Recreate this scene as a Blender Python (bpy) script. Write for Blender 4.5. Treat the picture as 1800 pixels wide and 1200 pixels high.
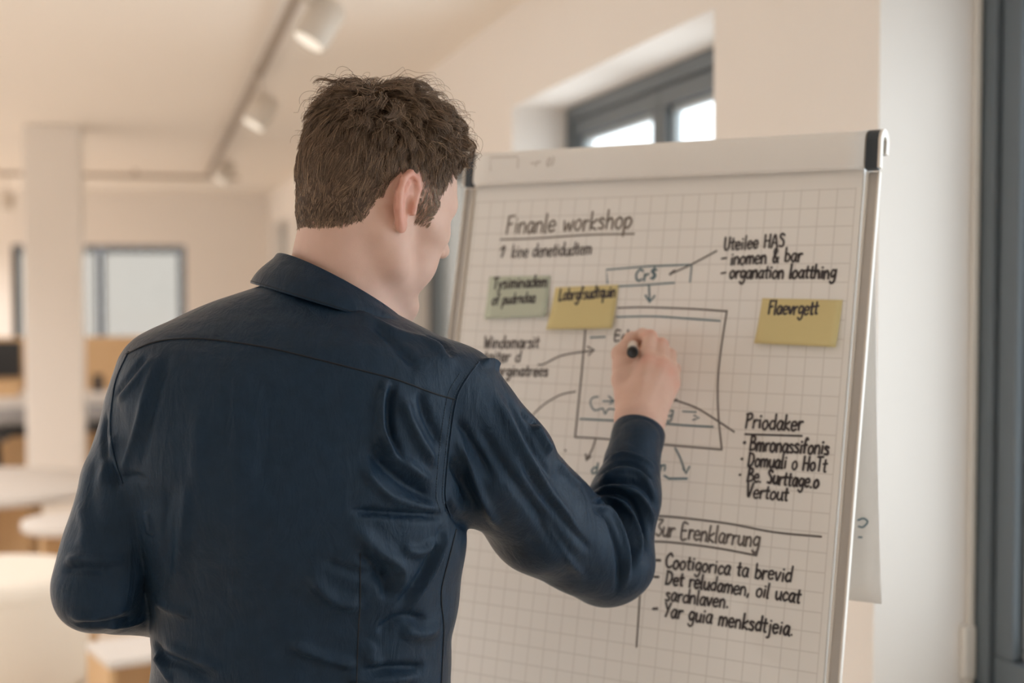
import bpy, bmesh, math, random
import numpy as np
from mathutils import Vector, Matrix, noise
from mathutils.bvhtree import BVHTree

for o in list(bpy.data.objects):
    bpy.data.objects.remove(o)
scene = bpy.context.scene
COL = scene.collection
random.seed(7)
R = math.radians

# ------------------------------------------------------------------ camera
CAM_H = 1.56
FPX = 2500.0                        # 50 mm lens on a 36 mm wide frame of 1800 px
PITCH = math.atan(105.0 / FPX)      # looks slightly down
cam_data = bpy.data.cameras.new('camera')
cam_data.sensor_width = 36.0
cam_data.lens = 50.0
cam_data.clip_start = 0.05
cam_data.clip_end = 200
cam_data.dof.use_dof = True
cam_data.dof.focus_distance = 1.72
cam_data.dof.aperture_fstop = 2.7
cam = bpy.data.objects.new('camera', cam_data)
COL.objects.link(cam)
cam.location = (0, 0, CAM_H)
cam.rotation_euler = (math.pi / 2 - PITCH, 0, 0)
scene.camera = cam

# ------------------------------------------------------------------ view, world
scene.view_settings.view_transform = 'Standard'
scene.view_settings.look = 'None'
scene.view_settings.gamma = 1.0
scene.view_settings.use_curve_mapping = False
scene.view_settings.exposure = 0.0
scene.cycles.use_denoising = True
scene.cycles.max_bounces = 10
scene.cycles.diffuse_bounces = 6
scene.cycles.transparent_max_bounces = 16
scene.cycles.caustics_reflective = False
scene.cycles.caustics_refractive = False
scene.cycles.sample_clamp_indirect = 6.0

world = bpy.data.worlds.new('overcast_sky')
scene.world = world
world.use_nodes = True
wn = world.node_tree.nodes
wl = world.node_tree.links
SKY_COLOR = (0.93, 0.955, 1.0, 1)
SKY_STRENGTH = 3.55
wn['Background'].inputs[0].default_value = SKY_COLOR
wn['Background'].inputs[1].default_value = SKY_STRENGTH

LAMP_COLOR = (1.0, 0.968, 0.955)
LAMP_POWER = 46.0
FILL_POWER = 48.0

# ------------------------------------------------------------------ the room's axes
AX = math.atan(625.0 / FPX)
RA = Vector((-math.sin(AX), math.cos(AX), 0))       # along the window wall, away from the camera
RB = Vector((math.cos(AX), math.sin(AX), 0))        # towards the window wall
ROOM = Matrix(((RB.x, RA.x, 0, 0), (RB.y, RA.y, 0, 0), (0, 0, 1, 0), (0, 0, 0, 1)))   # (b, a, z) -> world
WALL_B, REVEAL = 1.375, 0.22
ROOM_LEFT, ROOM_BACK, ROOM_NEAR, CEIL = -6.5, 18.0, -4.5, 2.64
WIN_STARTS = [0.44 + 2.953 * k for k in range(-1, 6)]
WIN_LEN, WIN_SILL, WIN_HEAD = 2.10, 0.70, 2.25

# ------------------------------------------------------------------ helpers
_cp, _sp = math.cos(PITCH), math.sin(PITCH)
CAM = Vector((0, 0, CAM_H))
def ray(px, py):
    dx, dy = (px - 900.0) / FPX, (600.0 - py) / FPX
    return Vector((dx, _cp + dy * _sp, -_sp + dy * _cp))
def at(px, py, Y):
    """point seen at (px, py) of the photograph, Y metres away"""
    d = ray(px, py)
    return CAM + d * (Y / d.y)
def at_np(px, py, Y):
    px, py, Y = np.broadcast_arrays(np.asarray(px, float), np.asarray(py, float), np.asarray(Y, float))
    dx, dy = (px - 900.0) / FPX, (600.0 - py) / FPX
    vy = _cp + dy * _sp
    vz = -_sp + dy * _cp
    t = Y / vy
    return np.stack([dx * t, Y, CAM_H + vz * t], -1)
def project(p):
    x, y, z = p[0], p[1], p[2] - CAM_H
    d = y * _cp - z * _sp
    u = y * _sp + z * _cp
    return 900 + FPX * x / d, 600 - FPX * u / d

def tag(o, label=None, cat=None, group=None, kind=None):
    if label: o['label'] = label
    if cat: o['category'] = cat
    if group: o['group'] = group
    if kind: o['kind'] = kind
    return o
def empty(name, loc=(0, 0, 0), mat=None):
    o = bpy.data.objects.new(name, None)
    o.empty_display_size = 0.1
    COL.objects.link(o)
    o.matrix_world = mat if mat is not None else Matrix.Translation(Vector(loc))
    return o
def link_mesh(name, me, mat, parent=None, smooth=False, label=None, matrix=None):
    """one mesh object; its vertices are given in the parent's own space"""
    o = bpy.data.objects.new(name, me)
    COL.objects.link(o)
    if mat is not None: me.materials.append(mat)
    if smooth:
        me.shade_smooth()
    if parent is not None: o.parent = parent
    if matrix is not None: o.matrix_world = matrix
    if label: o['label'] = label
    return o
def from_bm(name, bm, mat, parent=None, smooth=False, label=None, matrix=None):
    me = bpy.data.meshes.new(name)
    bmesh.ops.recalc_face_normals(bm, faces=bm.faces)
    bm.to_mesh(me)
    bm.free()
    return link_mesh(name, me, mat, parent, smooth, label, matrix)
def mesh_np(name, V, F, mat, parent=None, smooth=True, label=None):
    me = bpy.data.meshes.new(name)
    V = np.asarray(V, np.float32)
    F = np.asarray(F, np.int32)
    n = F.shape[1]
    me.vertices.add(len(V))
    me.vertices.foreach_set('co', V.ravel())
    me.loops.add(F.size)
    me.loops.foreach_set('vertex_index', F.ravel())
    me.polygons.add(len(F))
    me.polygons.foreach_set('loop_start', np.arange(0, F.size, n, dtype=np.int32))
    me.update(calc_edges=True)
    me.validate()
    return link_mesh(name, me, mat, parent, smooth, label)
def add_box(bm, lo, hi, bevel=0.0, seg=2):
    lo, hi = Vector(lo), Vector(hi)
    r = bmesh.ops.create_cube(bm, size=1.0)
    vs = r['verts']
    c, d = (lo + hi) / 2, hi - lo
    for v in vs:
        v.co = Vector((v.co.x * d.x, v.co.y * d.y, v.co.z * d.z)) + c
    if bevel:
        es = list({e for v in vs for e in v.link_edges})
        bmesh.ops.bevel(bm, geom=es, offset=bevel, segments=seg, affect='EDGES', profile=0.5)
def add_lathe(bm, prof, seg=32, mat=Matrix.Identity(4), cap=True):
    """prof: list of (radius, height); axis is local z"""
    rings = []
    for r, h in prof:
        rings.append([bm.verts.new(mat @ Vector((r * math.cos(2 * math.pi * i / seg), r * math.sin(2 * math.pi * i / seg), h))) for i in range(seg)])
    for a, b in zip(rings, rings[1:]):
        for i in range(seg):
            j = (i + 1) % seg
            bm.faces.new((a[i], a[j], b[j], b[i]))
    if cap:
        bm.faces.new(list(reversed(rings[0])))
        bm.faces.new(rings[-1])
def add_tube(bm, pts, r, seg=10, closed=False, radii=None):
    pts = [Vector(p) for p in pts]
    n = len(pts)
    rings = []
    prev = None
    for i, p in enumerate(pts):
        a = pts[max(i - 1, 0)]
        b = pts[min(i + 1, n - 1)]
        t = (b - a).normalized()
        if prev is None:
            up = Vector((0, 0, 1)) if abs(t.z) < 0.9 else Vector((1, 0, 0))
            x = t.cross(up).normalized()
        else:
            x = (prev - t * prev.dot(t)).normalized()
        prev = x
        y = t.cross(x)
        rr = radii[i] if radii else r
        rings.append([bm.verts.new(p + (x * math.cos(2 * math.pi * k / seg) + y * math.sin(2 * math.pi * k / seg)) * rr) for k in range(seg)])
    for a, b in zip(rings, rings[1:]):
        for i in range(seg):
            j = (i + 1) % seg
            bm.faces.new((a[i], a[j], b[j], b[i]))
    bm.faces.new(list(reversed(rings[0])))
    bm.faces.new(rings[-1])
def smooth_line(pts, n=8):
    """Catmull-Rom through the points"""
    P = np.asarray(pts, float)
    if len(P) < 3:
        return np.array([P[0] + (P[-1] - P[0]) * t for t in np.linspace(0, 1, n + 1)])
    Q = np.vstack([2 * P[0] - P[1], P, 2 * P[-1] - P[-2]])
    out = []
    for i in range(1, len(Q) - 2):
        p0, p1, p2, p3 = Q[i - 1:i + 3]
        for t in np.linspace(0, 1, n, endpoint=False):
            out.append(0.5 * (2 * p1 + (p2 - p0) * t + (2 * p0 - 5 * p1 + 4 * p2 - p3) * t * t + (3 * p1 - p0 - 3 * p2 + p3) * t ** 3))
    out.append(P[-1])
    return np.array(out)

# ------------------------------------------------------------------ materials
def srgb(r, g, b):
    f = lambda c: (c / 255 / 12.92) if c / 255 <= 0.04045 else ((c / 255 + 0.055) / 1.055) ** 2.4
    return (f(r), f(g), f(b), 1)
def material(name, color, rough=0.6, metal=0.0, spec=0.5, noise_amt=0.0, noise_scale=20, bump=0.0, bump_scale=200, sheen=0.0, sss=0.0):
    m = bpy.data.materials.new(name)
    m.use_nodes = True
    nt = m.node_tree
    p = nt.nodes['Principled BSDF']
    p.inputs['Base Color'].default_value = color
    p.inputs['Roughness'].default_value = rough
    p.inputs['Metallic'].default_value = metal
    p.inputs['Specular IOR Level'].default_value = spec
    if sheen:
        p.inputs['Sheen Weight'].default_value = sheen
        p.inputs['Sheen Roughness'].default_value = 0.4
    if sss:
        p.inputs['Subsurface Weight'].default_value = sss
        p.inputs['Subsurface Radius'].default_value = (1.0, 0.35, 0.2)
        p.inputs['Subsurface Scale'].default_value = 0.006
    if noise_amt or bump:
        tc = nt.nodes.new('ShaderNodeTexCoord')
    if noise_amt:
        nz = nt.nodes.new('ShaderNodeTexNoise')
        nz.inputs['Scale'].default_value = noise_scale
        nz.inputs['Detail'].default_value = 4
        nt.links.new(tc.outputs['Object'], nz.inputs['Vector'])
        mx = nt.nodes.new('ShaderNodeMix')
        mx.data_type = 'RGBA'
        mx.inputs['A'].default_value = tuple(c * (1 - noise_amt) for c in color[:3]) + (1,)
        mx.inputs['B'].default_value = tuple(min(1, c * (1 + noise_amt)) for c in color[:3]) + (1,)
        nt.links.new(nz.outputs['Fac'], mx.inputs['Factor'])
        nt.links.new(mx.outputs['Result'], p.inputs['Base Color'])
    if bump:
        nb = nt.nodes.new('ShaderNodeTexNoise')
        nb.inputs['Scale'].default_value = bump_scale
        nt.links.new(tc.outputs['Object'], nb.inputs['Vector'])
        bp = nt.nodes.new('ShaderNodeBump')
        bp.inputs['Strength'].default_value = bump
        bp.inputs['Distance'].default_value = 0.002
        nt.links.new(nb.outputs['Fac'], bp.inputs['Height'])
        nt.links.new(bp.outputs['Normal'], p.inputs['Normal'])
    return m
def wood_material(name, c1, c2, scale=6.0):
    m = material(name, c1, 0.5)
    nt = m.node_tree
    p = nt.nodes['Principled BSDF']
    tc = nt.nodes.new('ShaderNodeTexCoord')
    mp = nt.nodes.new('ShaderNodeMapping')
    mp.inputs['Scale'].default_value = (scale * 3, scale * 3, scale * 0.35)
    nz = nt.nodes.new('ShaderNodeTexNoise')
    nz.inputs['Scale'].default_value = 2.0
    nz.inputs['Detail'].default_value = 6
    mx = nt.nodes.new('ShaderNodeMix')
    mx.data_type = 'RGBA'
    mx.inputs['A'].default_value = c1
    mx.inputs['B'].default_value = c2
    nt.links.new(tc.outputs['Object'], mp.inputs['Vector'])
    nt.links.new(mp.outputs['Vector'], nz.inputs['Vector'])
    nt.links.new(nz.outputs['Fac'], mx.inputs['Factor'])
    nt.links.new(mx.outputs['Result'], p.inputs['Base Color'])
    return m
def glass_material(name, tint=(0.93, 0.96, 0.96, 1)):
    m = bpy.data.materials.new(name)
    m.use_nodes = True
    nt = m.node_tree
    nt.nodes.remove(nt.nodes['Principled BSDF'])
    tr = nt.nodes.new('ShaderNodeBsdfTransparent')
    tr.inputs['Color'].default_value = tint
    gl = nt.nodes.new('ShaderNodeBsdfGlossy')
    gl.inputs['Roughness'].default_value = 0.02
    lw = nt.nodes.new('ShaderNodeLayerWeight')
    lw.inputs['Blend'].default_value = 0.5
    pw = nt.nodes.new('ShaderNodeMath'); pw.operation = 'POWER'; pw.inputs[1].default_value = 4.0
    ma = nt.nodes.new('ShaderNodeMath'); ma.operation = 'MULTIPLY_ADD'; ma.inputs[1].default_value = 0.5; ma.inputs[2].default_value = 0.03
    nt.links.new(lw.outputs['Facing'], pw.inputs[0])
    nt.links.new(pw.outputs[0], ma.inputs[0])
    mx = nt.nodes.new('ShaderNodeMixShader')
    nt.links.new(ma.outputs[0], mx.inputs['Fac'])
    nt.links.new(tr.outputs[0], mx.inputs[1])
    nt.links.new(gl.outputs[0], mx.inputs[2])
    nt.links.new(mx.outputs[0], nt.nodes['Material Output'].inputs['Surface'])
    return m
def emission_material(name, color, strength):
    m = bpy.data.materials.new(name)
    m.use_nodes = True
    nt = m.node_tree
    nt.nodes.remove(nt.nodes['Principled BSDF'])
    e = nt.nodes.new('ShaderNodeEmission')
    e.inputs['Color'].default_value = color
    e.inputs['Strength'].default_value = strength
    nt.links.new(e.outputs[0], nt.nodes['Material Output'].inputs['Surface'])
    return m
# ================================================================== THE ROOM
M_wall = material('warm_white_plaster', srgb(236, 230, 224), 0.85, spec=0.2, noise_amt=0.012, noise_scale=3, bump=0.05, bump_scale=300)
M_reveal = M_wall
M_floor = wood_material('pale_vinyl_floor', srgb(226, 214, 200), srgb(214, 200, 184), 1.5)
M_frame = material('anthracite_window_metal', srgb(96, 104, 110), 0.45, spec=0.5, noise_amt=0.03)
M_bead = material('grey_glazing_bead', srgb(168, 176, 180), 0.4)
M_glass = glass_material('clear_window_glass')
M_glass_dark = glass_material('sky_dimming_glass', (0.445, 0.43, 0.40, 1))  # tint darkens the overbright sky seen through these panes
M_black = material('black_plastic', srgb(34, 36, 38), 0.4, noise_amt=0.05)
M_white_metal = material('white_powder_coat', srgb(226, 218, 208), 0.4, noise_amt=0.01)

# ceiling of perforated acoustic board: fine rows of holes
M_ceil = material('perforated_ceiling_board', srgb(238, 224, 208), 0.9, spec=0.1)
nt = M_ceil.node_tree
tc = nt.nodes.new('ShaderNodeTexCoord')
vo = nt.nodes.new('ShaderNodeTexVoronoi')
vo.inputs['Scale'].default_value = 55
vo.inputs['Randomness'].default_value = 0.0
rp = nt.nodes.new('ShaderNodeValToRGB')
rp.color_ramp.elements[0].position = 0.16
rp.color_ramp.elements[0].color = srgb(200, 190, 178)
rp.color_ramp.elements[1].position = 0.24
rp.color_ramp.elements[1].color = srgb(238, 231, 223)
nt.links.new(tc.outputs['Object'], vo.inputs['Vector'])
nt.links.new(vo.outputs['Distance'], rp.inputs['Fac'])
nt.links.new(rp.outputs['Color'], nt.nodes['Principled BSDF'].inputs['Base Color'])

def room_mesh(name, bm, mat, parent=None, smooth=False, kind='structure'):
    o = from_bm(name, bm, mat, None, smooth)
    o.matrix_world = ROOM.copy()
    if parent is not None:
        o.parent = parent
        o.matrix_parent_inverse = Matrix.Identity(4)
        o.matrix_basis = Matrix.Identity(4)
    elif kind:
        o['kind'] = kind
    return o

bm = bmesh.new(); add_box(bm, (ROOM_LEFT - 0.3, ROOM_NEAR - 0.3, -0.2), (WALL_B + 0.34, ROOM_BACK + 0.3, 0.0))
room_mesh('floor', bm, M_floor)
bm = bmesh.new(); add_box(bm, (ROOM_LEFT - 0.3, ROOM_NEAR - 0.3, CEIL), (WALL_B + 0.34, ROOM_BACK + 0.3, CEIL + 0.2))
room_mesh('ceiling', bm, M_ceil)

def window_wall(name, b0, b1, starts, length, sill, head, a_lo, a_hi):
    bm = bmesh.new()
    edges = [a_lo] + [e for s in starts for e in (s, s + length)] + [a_hi]
    for lo, hi in zip(edges[0::2], edges[1::2]):
        add_box(bm, (b0, lo, 0), (b1, hi, CEIL))
    for s in starts:
        add_box(bm, (b0, s, 0), (b1, s + length, sill))
        add_box(bm, (b0, s, head), (b1, s + length, CEIL))
    return room_mesh(name, bm, M_wall)
window_wall('wall_right', WALL_B, WALL_B + 0.34, WIN_STARTS, WIN_LEN, WIN_SILL, WIN_HEAD, ROOM_NEAR, ROOM_BACK)
LEFT_FILL_STARTS = [-3.6 + 2.953 * k for k in range(7)]  # unseen windows added to let fill daylight in from the left
window_wall('wall_left', ROOM_LEFT - 0.3, ROOM_LEFT, LEFT_FILL_STARTS, WIN_LEN, WIN_SILL, WIN_HEAD, ROOM_NEAR, ROOM_BACK)
bm = bmesh.new(); add_box(bm, (ROOM_LEFT - 0.3, ROOM_NEAR - 0.3, 0), (WALL_B + 0.34, ROOM_NEAR, CEIL))
room_mesh('wall_near', bm, M_wall)

def window_unit(name, a0, length, sill, head, b_frame, leaves=2, axis='b', side=1, pane=None, slim=1.0, metal=None):
    metal = metal or M_frame
    """a window of the side walls: outer frame, sashes with beads and panes, a sill board; b_frame is the room face of the frame"""
    root = empty(name, mat=ROOM.copy())
    root['kind'] = 'structure'
    def M(b, a, z):
        return (b_frame + side * b, a, z) if axis == 'b' else (a, b_frame + b, z)
    def bx(bm, b0, a0_, z0, b1, a1_, z1, bev=0.004):
        p, q = M(b0, a0_, z0), M(b1, a1_, z1)
        add_box(bm, [min(x, y) for x, y in zip(p, q)], [max(x, y) for x, y in zip(p, q)], bev, 1)
    def ring(bm, b0, b1, a0_, a1_, z0, z1, w):
        bx(bm, b0, a0_, z0, b1, a1_, z0 + w); bx(bm, b0, a0_, z1 - w, b1, a1_, z1)
        bx(bm, b0, a0_, z0 + w, b1, a0_ + w, z1 - w); bx(bm, b0, a1_ - w, z0 + w, b1, a1_, z1 - w)
    a1 = a0 + length
    bm = bmesh.new()
    ring(bm, 0, 0.075, a0, a1, sill, head, 0.055 * slim)
    room_mesh('window_frame', bm, metal, root)
    o = 0.055 * slim
    for i in range(leaves):
        s0 = a0 + o + i * (length - 2 * o) / leaves
        s1 = s0 + (length - 2 * o) / leaves
        bm = bmesh.new()
        ring(bm, 0.012, 0.07, s0 + 0.003, s1 - 0.003, sill + o + 0.003, head - o - 0.003, 0.062 * slim)
        sash = room_mesh('sash', bm, metal, root)
        e = o + 0.011 * slim + 0.055 * slim
        bm = bmesh.new()
        ring(bm, 0.034, 0.062, s0 + e - o, s1 - e + o, sill + e, head - e, 0.022 * slim)
        room_mesh('glazing_bead', bm, M_bead if slim == 1.0 else metal, sash)
        bm = bmesh.new()
        bx(bm, 0.046, s0 + e - o + 0.019 * slim, sill + e + 0.019 * slim, 0.050, s1 - e + o - 0.019 * slim, head - e - 0.019 * slim, 0)
        room_mesh('glass', bm, pane or M_glass, sash)
    if axis == 'b':
        bm = bmesh.new()
        bx(bm, -REVEAL - 0.02, a0 + 0.002, sill + 0.001, -0.002, a1 - 0.002, sill + 0.028, 0.006)
        room_mesh('window_sill', bm, M_white_metal, root)
    return root
for k, s in enumerate(WIN_STARTS):
    if s > -3.2:
        window_unit('window_%d' % (k + 1), s, WIN_LEN, WIN_SILL, WIN_HEAD, WALL_B + REVEAL, pane=M_glass_dark if k >= 3 else None)
for k, s in enumerate(LEFT_FILL_STARTS):
    window_unit('window_%d' % (k + 11), s, WIN_LEN, WIN_SILL, WIN_HEAD, ROOM_LEFT - 0.15, side=-1)  # added for daylight fill, never in view

# far wall with one window
def on_back(px, py, a=ROOM_BACK):
    d = ray(px, py)
    t = a / (d.dot(RA))
    p = CAM + d * t
    return p.dot(RB), p.z
bL, zT = on_back(20, 430); bR, _ = on_back(326, 430); _, zB = on_back(200, 606)
bm = bmesh.new()
add_box(bm, (ROOM_LEFT - 0.3, ROOM_BACK, 0), (bL, ROOM_BACK + 0.3, CEIL))
add_box(bm, (bR, ROOM_BACK, 0), (WALL_B + 0.34, ROOM_BACK + 0.3, CEIL))
add_box(bm, (bL, ROOM_BACK, 0), (bR, ROOM_BACK + 0.3, zB))
add_box(bm, (bL, ROOM_BACK, zT), (bR, ROOM_BACK + 0.3, CEIL))
room_mesh('wall_back', bm, M_wall)
window_unit('window_20', bL, bR - bL, zB, zT, ROOM_BACK + 0.05, axis='a', pane=M_glass_dark, slim=0.62, metal=M_black)

# square pillar
pb, pa = -0.69, 10.30
bm = bmesh.new(); add_box(bm, (pb - 0.19, pa, 0), (pb + 0.19, pa + 0.38, CEIL), 0.01, 2)
room_mesh('pillar', bm, M_wall)
# thin white guide profile along the near window's far jamb, with its foot bracket
EDGE = WIN_STARTS[1] + WIN_LEN
bm = bmesh.new(); add_box(bm, (WALL_B + REVEAL - 0.018, EDGE - 0.014, WIN_SILL + 0.03), (WALL_B + REVEAL - 0.002, EDGE - 0.002, WIN_HEAD), 0.003, 1)
g = room_mesh('blind_guide_rail', bm, M_white_metal, kind=None)
tag(g, 'thin white guide rail running up the jamb beside the nearest window frame', 'rail')
bm = bmesh.new(); add_box(bm, (WALL_B + REVEAL - 0.030, EDGE - 0.020, WIN_SILL + 0.06), (WALL_B + REVEAL - 0.001, EDGE - 0.001, WIN_SILL + 0.17), 0.004, 1)
c = room_mesh('bracket', bm, M_white_metal, g)

# ------------------------------------------------------------------ ceiling track and its spotlights
M_track = material('grey_track_profile', srgb(150, 136, 122), 0.5, noise_amt=0.03)
M_lamp = material('white_lamp_housing', srgb(214, 204, 192), 0.5, noise_amt=0.01)
M_lens = emission_material('lit_lamp_lens', (1.0, 0.86, 0.70, 1), 1.15)
TRACK_B = 0.50
bm = bmesh.new(); add_box(bm, (TRACK_B - 0.018, 0.5, CEIL - 0.075), (TRACK_B + 0.018, 14.2, CEIL - 0.04), 0.003, 1)
t1 = room_mesh('lighting_track', bm, M_track, kind=None)
tag(t1, 'long ceiling track running towards the far wall above the man', 'lighting track')
for k in range(5):
    bm = bmesh.new(); add_box(bm, (TRACK_B - 0.008, 1.5 + 2.9 * k, CEIL - 0.04), (TRACK_B + 0.008, 1.53 + 2.9 * k, CEIL))
    room_mesh('hanger', bm, M_track, t1)
bm = bmesh.new(); add_box(bm, (-5.8, 14.3, CEIL - 0.075), (TRACK_B + 0.3, 14.336, CEIL - 0.04), 0.003, 1)
t2 = room_mesh('lighting_track', bm, M_track, kind=None)
tag(t2, 'ceiling track running crosswise near the far wall', 'lighting track')
for k in range(3):
    bm = bmesh.new(); add_box(bm, (-5.0 + 2.4 * k, 14.31, CEIL - 0.04), (-4.97 + 2.4 * k, 14.326, CEIL))
    room_mesh('hanger', bm, M_track, t2)

def spotlight(mouth, axis, label, joint):
    """mouth: centre of the lens; axis: unit vector from the lens up through the housing; joint: where it meets its track"""
    axis = Vector(axis).normalized()
    rot = axis.to_track_quat('Z', 'Y').to_matrix().to_4x4()
    m = Matrix.Translation(mouth) @ rot
    root = empty('track_spotlight', mat=m)
    tag(root, label, 'spotlight', 'spotlights hanging from the ceiling tracks')
    r = 0.060
    bm = bmesh.new()
    add_lathe(bm, [(r * 0.9, 0.012), (r, 0.0), (r + 0.004, 0.002), (r + 0.004, 0.15), (r * 0.85, 0.165), (0.02, 0.168)], 32)
    from_bm('housing', bm, M_lamp, root, True)
    bm = bmesh.new()
    add_lathe(bm, [(r * 0.93, 0.004), (r * 0.93, 0.010)], 32)
    from_bm('lens', bm, M_lens, root)
    inv = m.inverted()
    j = inv @ Vector(joint)
    bm = bmesh.new()
    up = (inv.to_3x3() @ Vector((0, 0, 1)))
    add_tube(bm, [Vector((0, 0, 0.13)), j - up * 0.03, j], 0.012, 10)
    from_bm('stem', bm, M_lamp, root, True)
    # the light it gives
    ld = bpy.data.lights.new('spotlight_light', 'SPOT')
    ld.energy = LAMP_POWER
    ld.color = LAMP_COLOR
    ld.spot_size = R(100)
    ld.spot_blend = 0.6
    ld.shadow_soft_size = 0.03
    lo = bpy.data.objects.new('spotlight_light', ld)
    COL.objects.link(lo)
    lo.parent = root
    lo.location = (0, 0, -0.03)
    return root
AXIS = (0.46, 0.26, 0.85)
def lamp_on_track(px, py, a, label):
    d = ray(px, py)
    p = CAM + d * (a / d.dot(RA))
    j = RB * TRACK_B + RA * p.dot(RA)
    spotlight(p, AXIS, label, (j.x, j.y, CEIL - 0.080))
lamp_on_track(541, 75, 4.95, 'white track spotlight nearest the camera, above the man\'s curly hair')
lamp_on_track(444, 220, 7.1, 'second white track spotlight, upper left of the man\'s head')
lamp_on_track(386, 317, 11.4, 'smallest of three spotlights in line on the long ceiling track')
d = ray(10, 370)
p = CAM + d * (14.318 / d.dot(RA))
spotlight(p, (0.1, 0.1, 0.98), 'white spotlight at the left picture edge on the crosswise track', (p.x, p.y, CEIL - 0.080))
# two more tracks over the left half of the room and one behind the camera, outside the picture, added with their heads as fill light
def fill_lamp_row(label, b0, a0, b1, a1, n, power=1.0):
    bm = bmesh.new()
    add_box(bm, (min(b0, b1) - 0.018, min(a0, a1) - 0.018, CEIL - 0.075), (max(b0, b1) + 0.018, max(a0, a1) + 0.018, CEIL - 0.001), 0.003, 1)
    t = room_mesh('lighting_track', bm, M_track, kind=None)  # unseen track, added to carry the fill lamps
    tag(t, label, 'lighting track')
    for k in range(n):
        f = (k + 0.5) / n
        b, a = b0 + (b1 - b0) * f, a0 + (a1 - a0) * f
        bm = bmesh.new()
        add_lathe(bm, [(0.06, 0.012), (0.066, 0.0), (0.066, 0.15), (0.05, 0.165), (0.014, 0.17), (0.014, 0.20)], 24, Matrix.Translation((b, a, CEIL - 0.275)))
        h = room_mesh('fill_spotlight_head', bm, M_lamp, t, True)
        bm = bmesh.new()
        add_lathe(bm, [(0.056, 0.004), (0.056, 0.010)], 24, Matrix.Translation((b, a, CEIL - 0.27)))
        room_mesh('lens', bm, M_lens, h)
        ld = bpy.data.lights.new('spotlight_light', 'SPOT')  # fill light of an added head, lifts the room's ambient level
        ld.energy = FILL_POWER * power * (1.0 if a < 4.0 else 1.75)
        ld.color = LAMP_COLOR
        ld.spot_size = R(165)
        ld.spot_blend = 0.5
        ld.shadow_soft_size = 0.06
        lo = bpy.data.objects.new('spotlight_light', ld)
        COL.objects.link(lo)
        lo.location = ROOM @ Vector((b, a, CEIL - 0.285))
fill_lamp_row('ceiling track of added fill spotlights over the middle of the room, left of the pillar', -2.6, 1.0, -2.6, 13.5, 6)
fill_lamp_row('ceiling track of added fill spotlights along the far left wall', -5.0, -1.0, -5.0, 13.5, 6)
fill_lamp_row('short ceiling track of added fill spotlights behind the camera', TRACK_B, -3.6, TRACK_B, 0.2, 2, 0.2)
fill_lamp_row('short crosswise ceiling track of added fill spotlights in front of the far wall', -5.8, 16.2, -2.5, 16.2, 3, 1.9)
# ================================================================== THE FLIPCHART
E_DIR = Vector((0.839, -0.545, 0)).normalized()            # along the board, towards the right
N_H = Vector((-0.545, -0.839, 0)).normalized()             # level direction the board faces
LEAN = R(11.5)
UP_B = (Vector((0, 0, 1)) * math.cos(LEAN) - N_H * math.sin(LEAN)).normalized()
N_B = E_DIR.cross(UP_B).normalized()
if N_B.dot(N_H) < 0: N_B = -N_B
B0 = at(1518, 301, 2.075)                                   # top right corner of the writing paper
BOARD = Matrix((E_DIR, UP_B, N_B)).transposed().to_4x4()
BOARD.translation = B0
BINV = BOARD.inverted()
def on_board(px, py, lift=0.0):
    """(px, py) of the photograph -> (u, v) on the paper plane, metres from its top right corner"""
    d = ray(px, py)
    t = ((B0 + N_B * lift) - CAM).dot(N_B) / d.dot(N_B)
    q = BINV @ (CAM + d * t)
    return q.x, q.y
def board_Y(px, py):
    d = ray(px, py)
    t = (B0 - CAM).dot(N_B) / d.dot(N_B)
    return (CAM + d * t).y

PAPER_W = 0.66
LEFT_U = on_board(838, 334)[0]
print('PAPER width', LEFT_U, 'bottom z', (BOARD @ Vector((0, -1.0, 0))).z, 'top z', B0.z)
PAPER_W = -LEFT_U
PAPER_H = 0.95

M_paper = material('squared_flipchart_paper', srgb(244, 241, 237), 0.8, spec=0.2)
nt = M_paper.node_tree
tc = nt.nodes.new('ShaderNodeTexCoord')
mp = nt.nodes.new('ShaderNodeMapping')
mp.inputs['Scale'].default_value = (36.0, 36.0, 0.0)
mp.inputs['Location'].default_value = (0.36, 0.94, 0.0)
fr = nt.nodes.new('ShaderNodeVectorMath'); fr.operation = 'FRACTION'
sx = nt.nodes.new('ShaderNodeSeparateXYZ')
nt.links.new(tc.outputs['Object'], mp.inputs['Vector'])
nt.links.new(mp.outputs['Vector'], fr.inputs[0])
nt.links.new(fr.outputs[0], sx.inputs[0])
l1 = nt.nodes.new('ShaderNodeMath'); l1.operation = 'LESS_THAN'; l1.inputs[1].default_value = 0.055
l2 = nt.nodes.new('ShaderNodeMath'); l2.operation = 'LESS_THAN'; l2.inputs[1].default_value = 0.055
nt.links.new(sx.outputs['X'], l1.inputs[0]); nt.links.new(sx.outputs['Y'], l2.inputs[0])
mm = nt.nodes.new('ShaderNodeMath'); mm.operation = 'MAXIMUM'
nt.links.new(l1.outputs[0], mm.inputs[0]); nt.links.new(l2.outputs[0], mm.inputs[1])
mx = nt.nodes.new('ShaderNodeMix'); mx.data_type = 'RGBA'
mx.inputs['A'].default_value = srgb(244, 241, 237)
mx.inputs['B'].default_value = srgb(224, 220, 215)
se = nt.nodes.new('ShaderNodeSeparateXYZ')
nt.links.new(tc.outputs['Object'], se.inputs[0])
e1 = nt.nodes.new('ShaderNodeMath'); e1.operation = 'LESS_THAN'; e1.inputs[1].default_value = -0.0085
e2 = nt.nodes.new('ShaderNodeMath'); e2.operation = 'LESS_THAN'; e2.inputs[1].default_value = -0.0235
nt.links.new(se.outputs['X'], e1.inputs[0]); nt.links.new(se.outputs['Y'], e2.inputs[0])
q1 = nt.nodes.new('ShaderNodeMath'); q1.operation = 'MULTIPLY'
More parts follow.
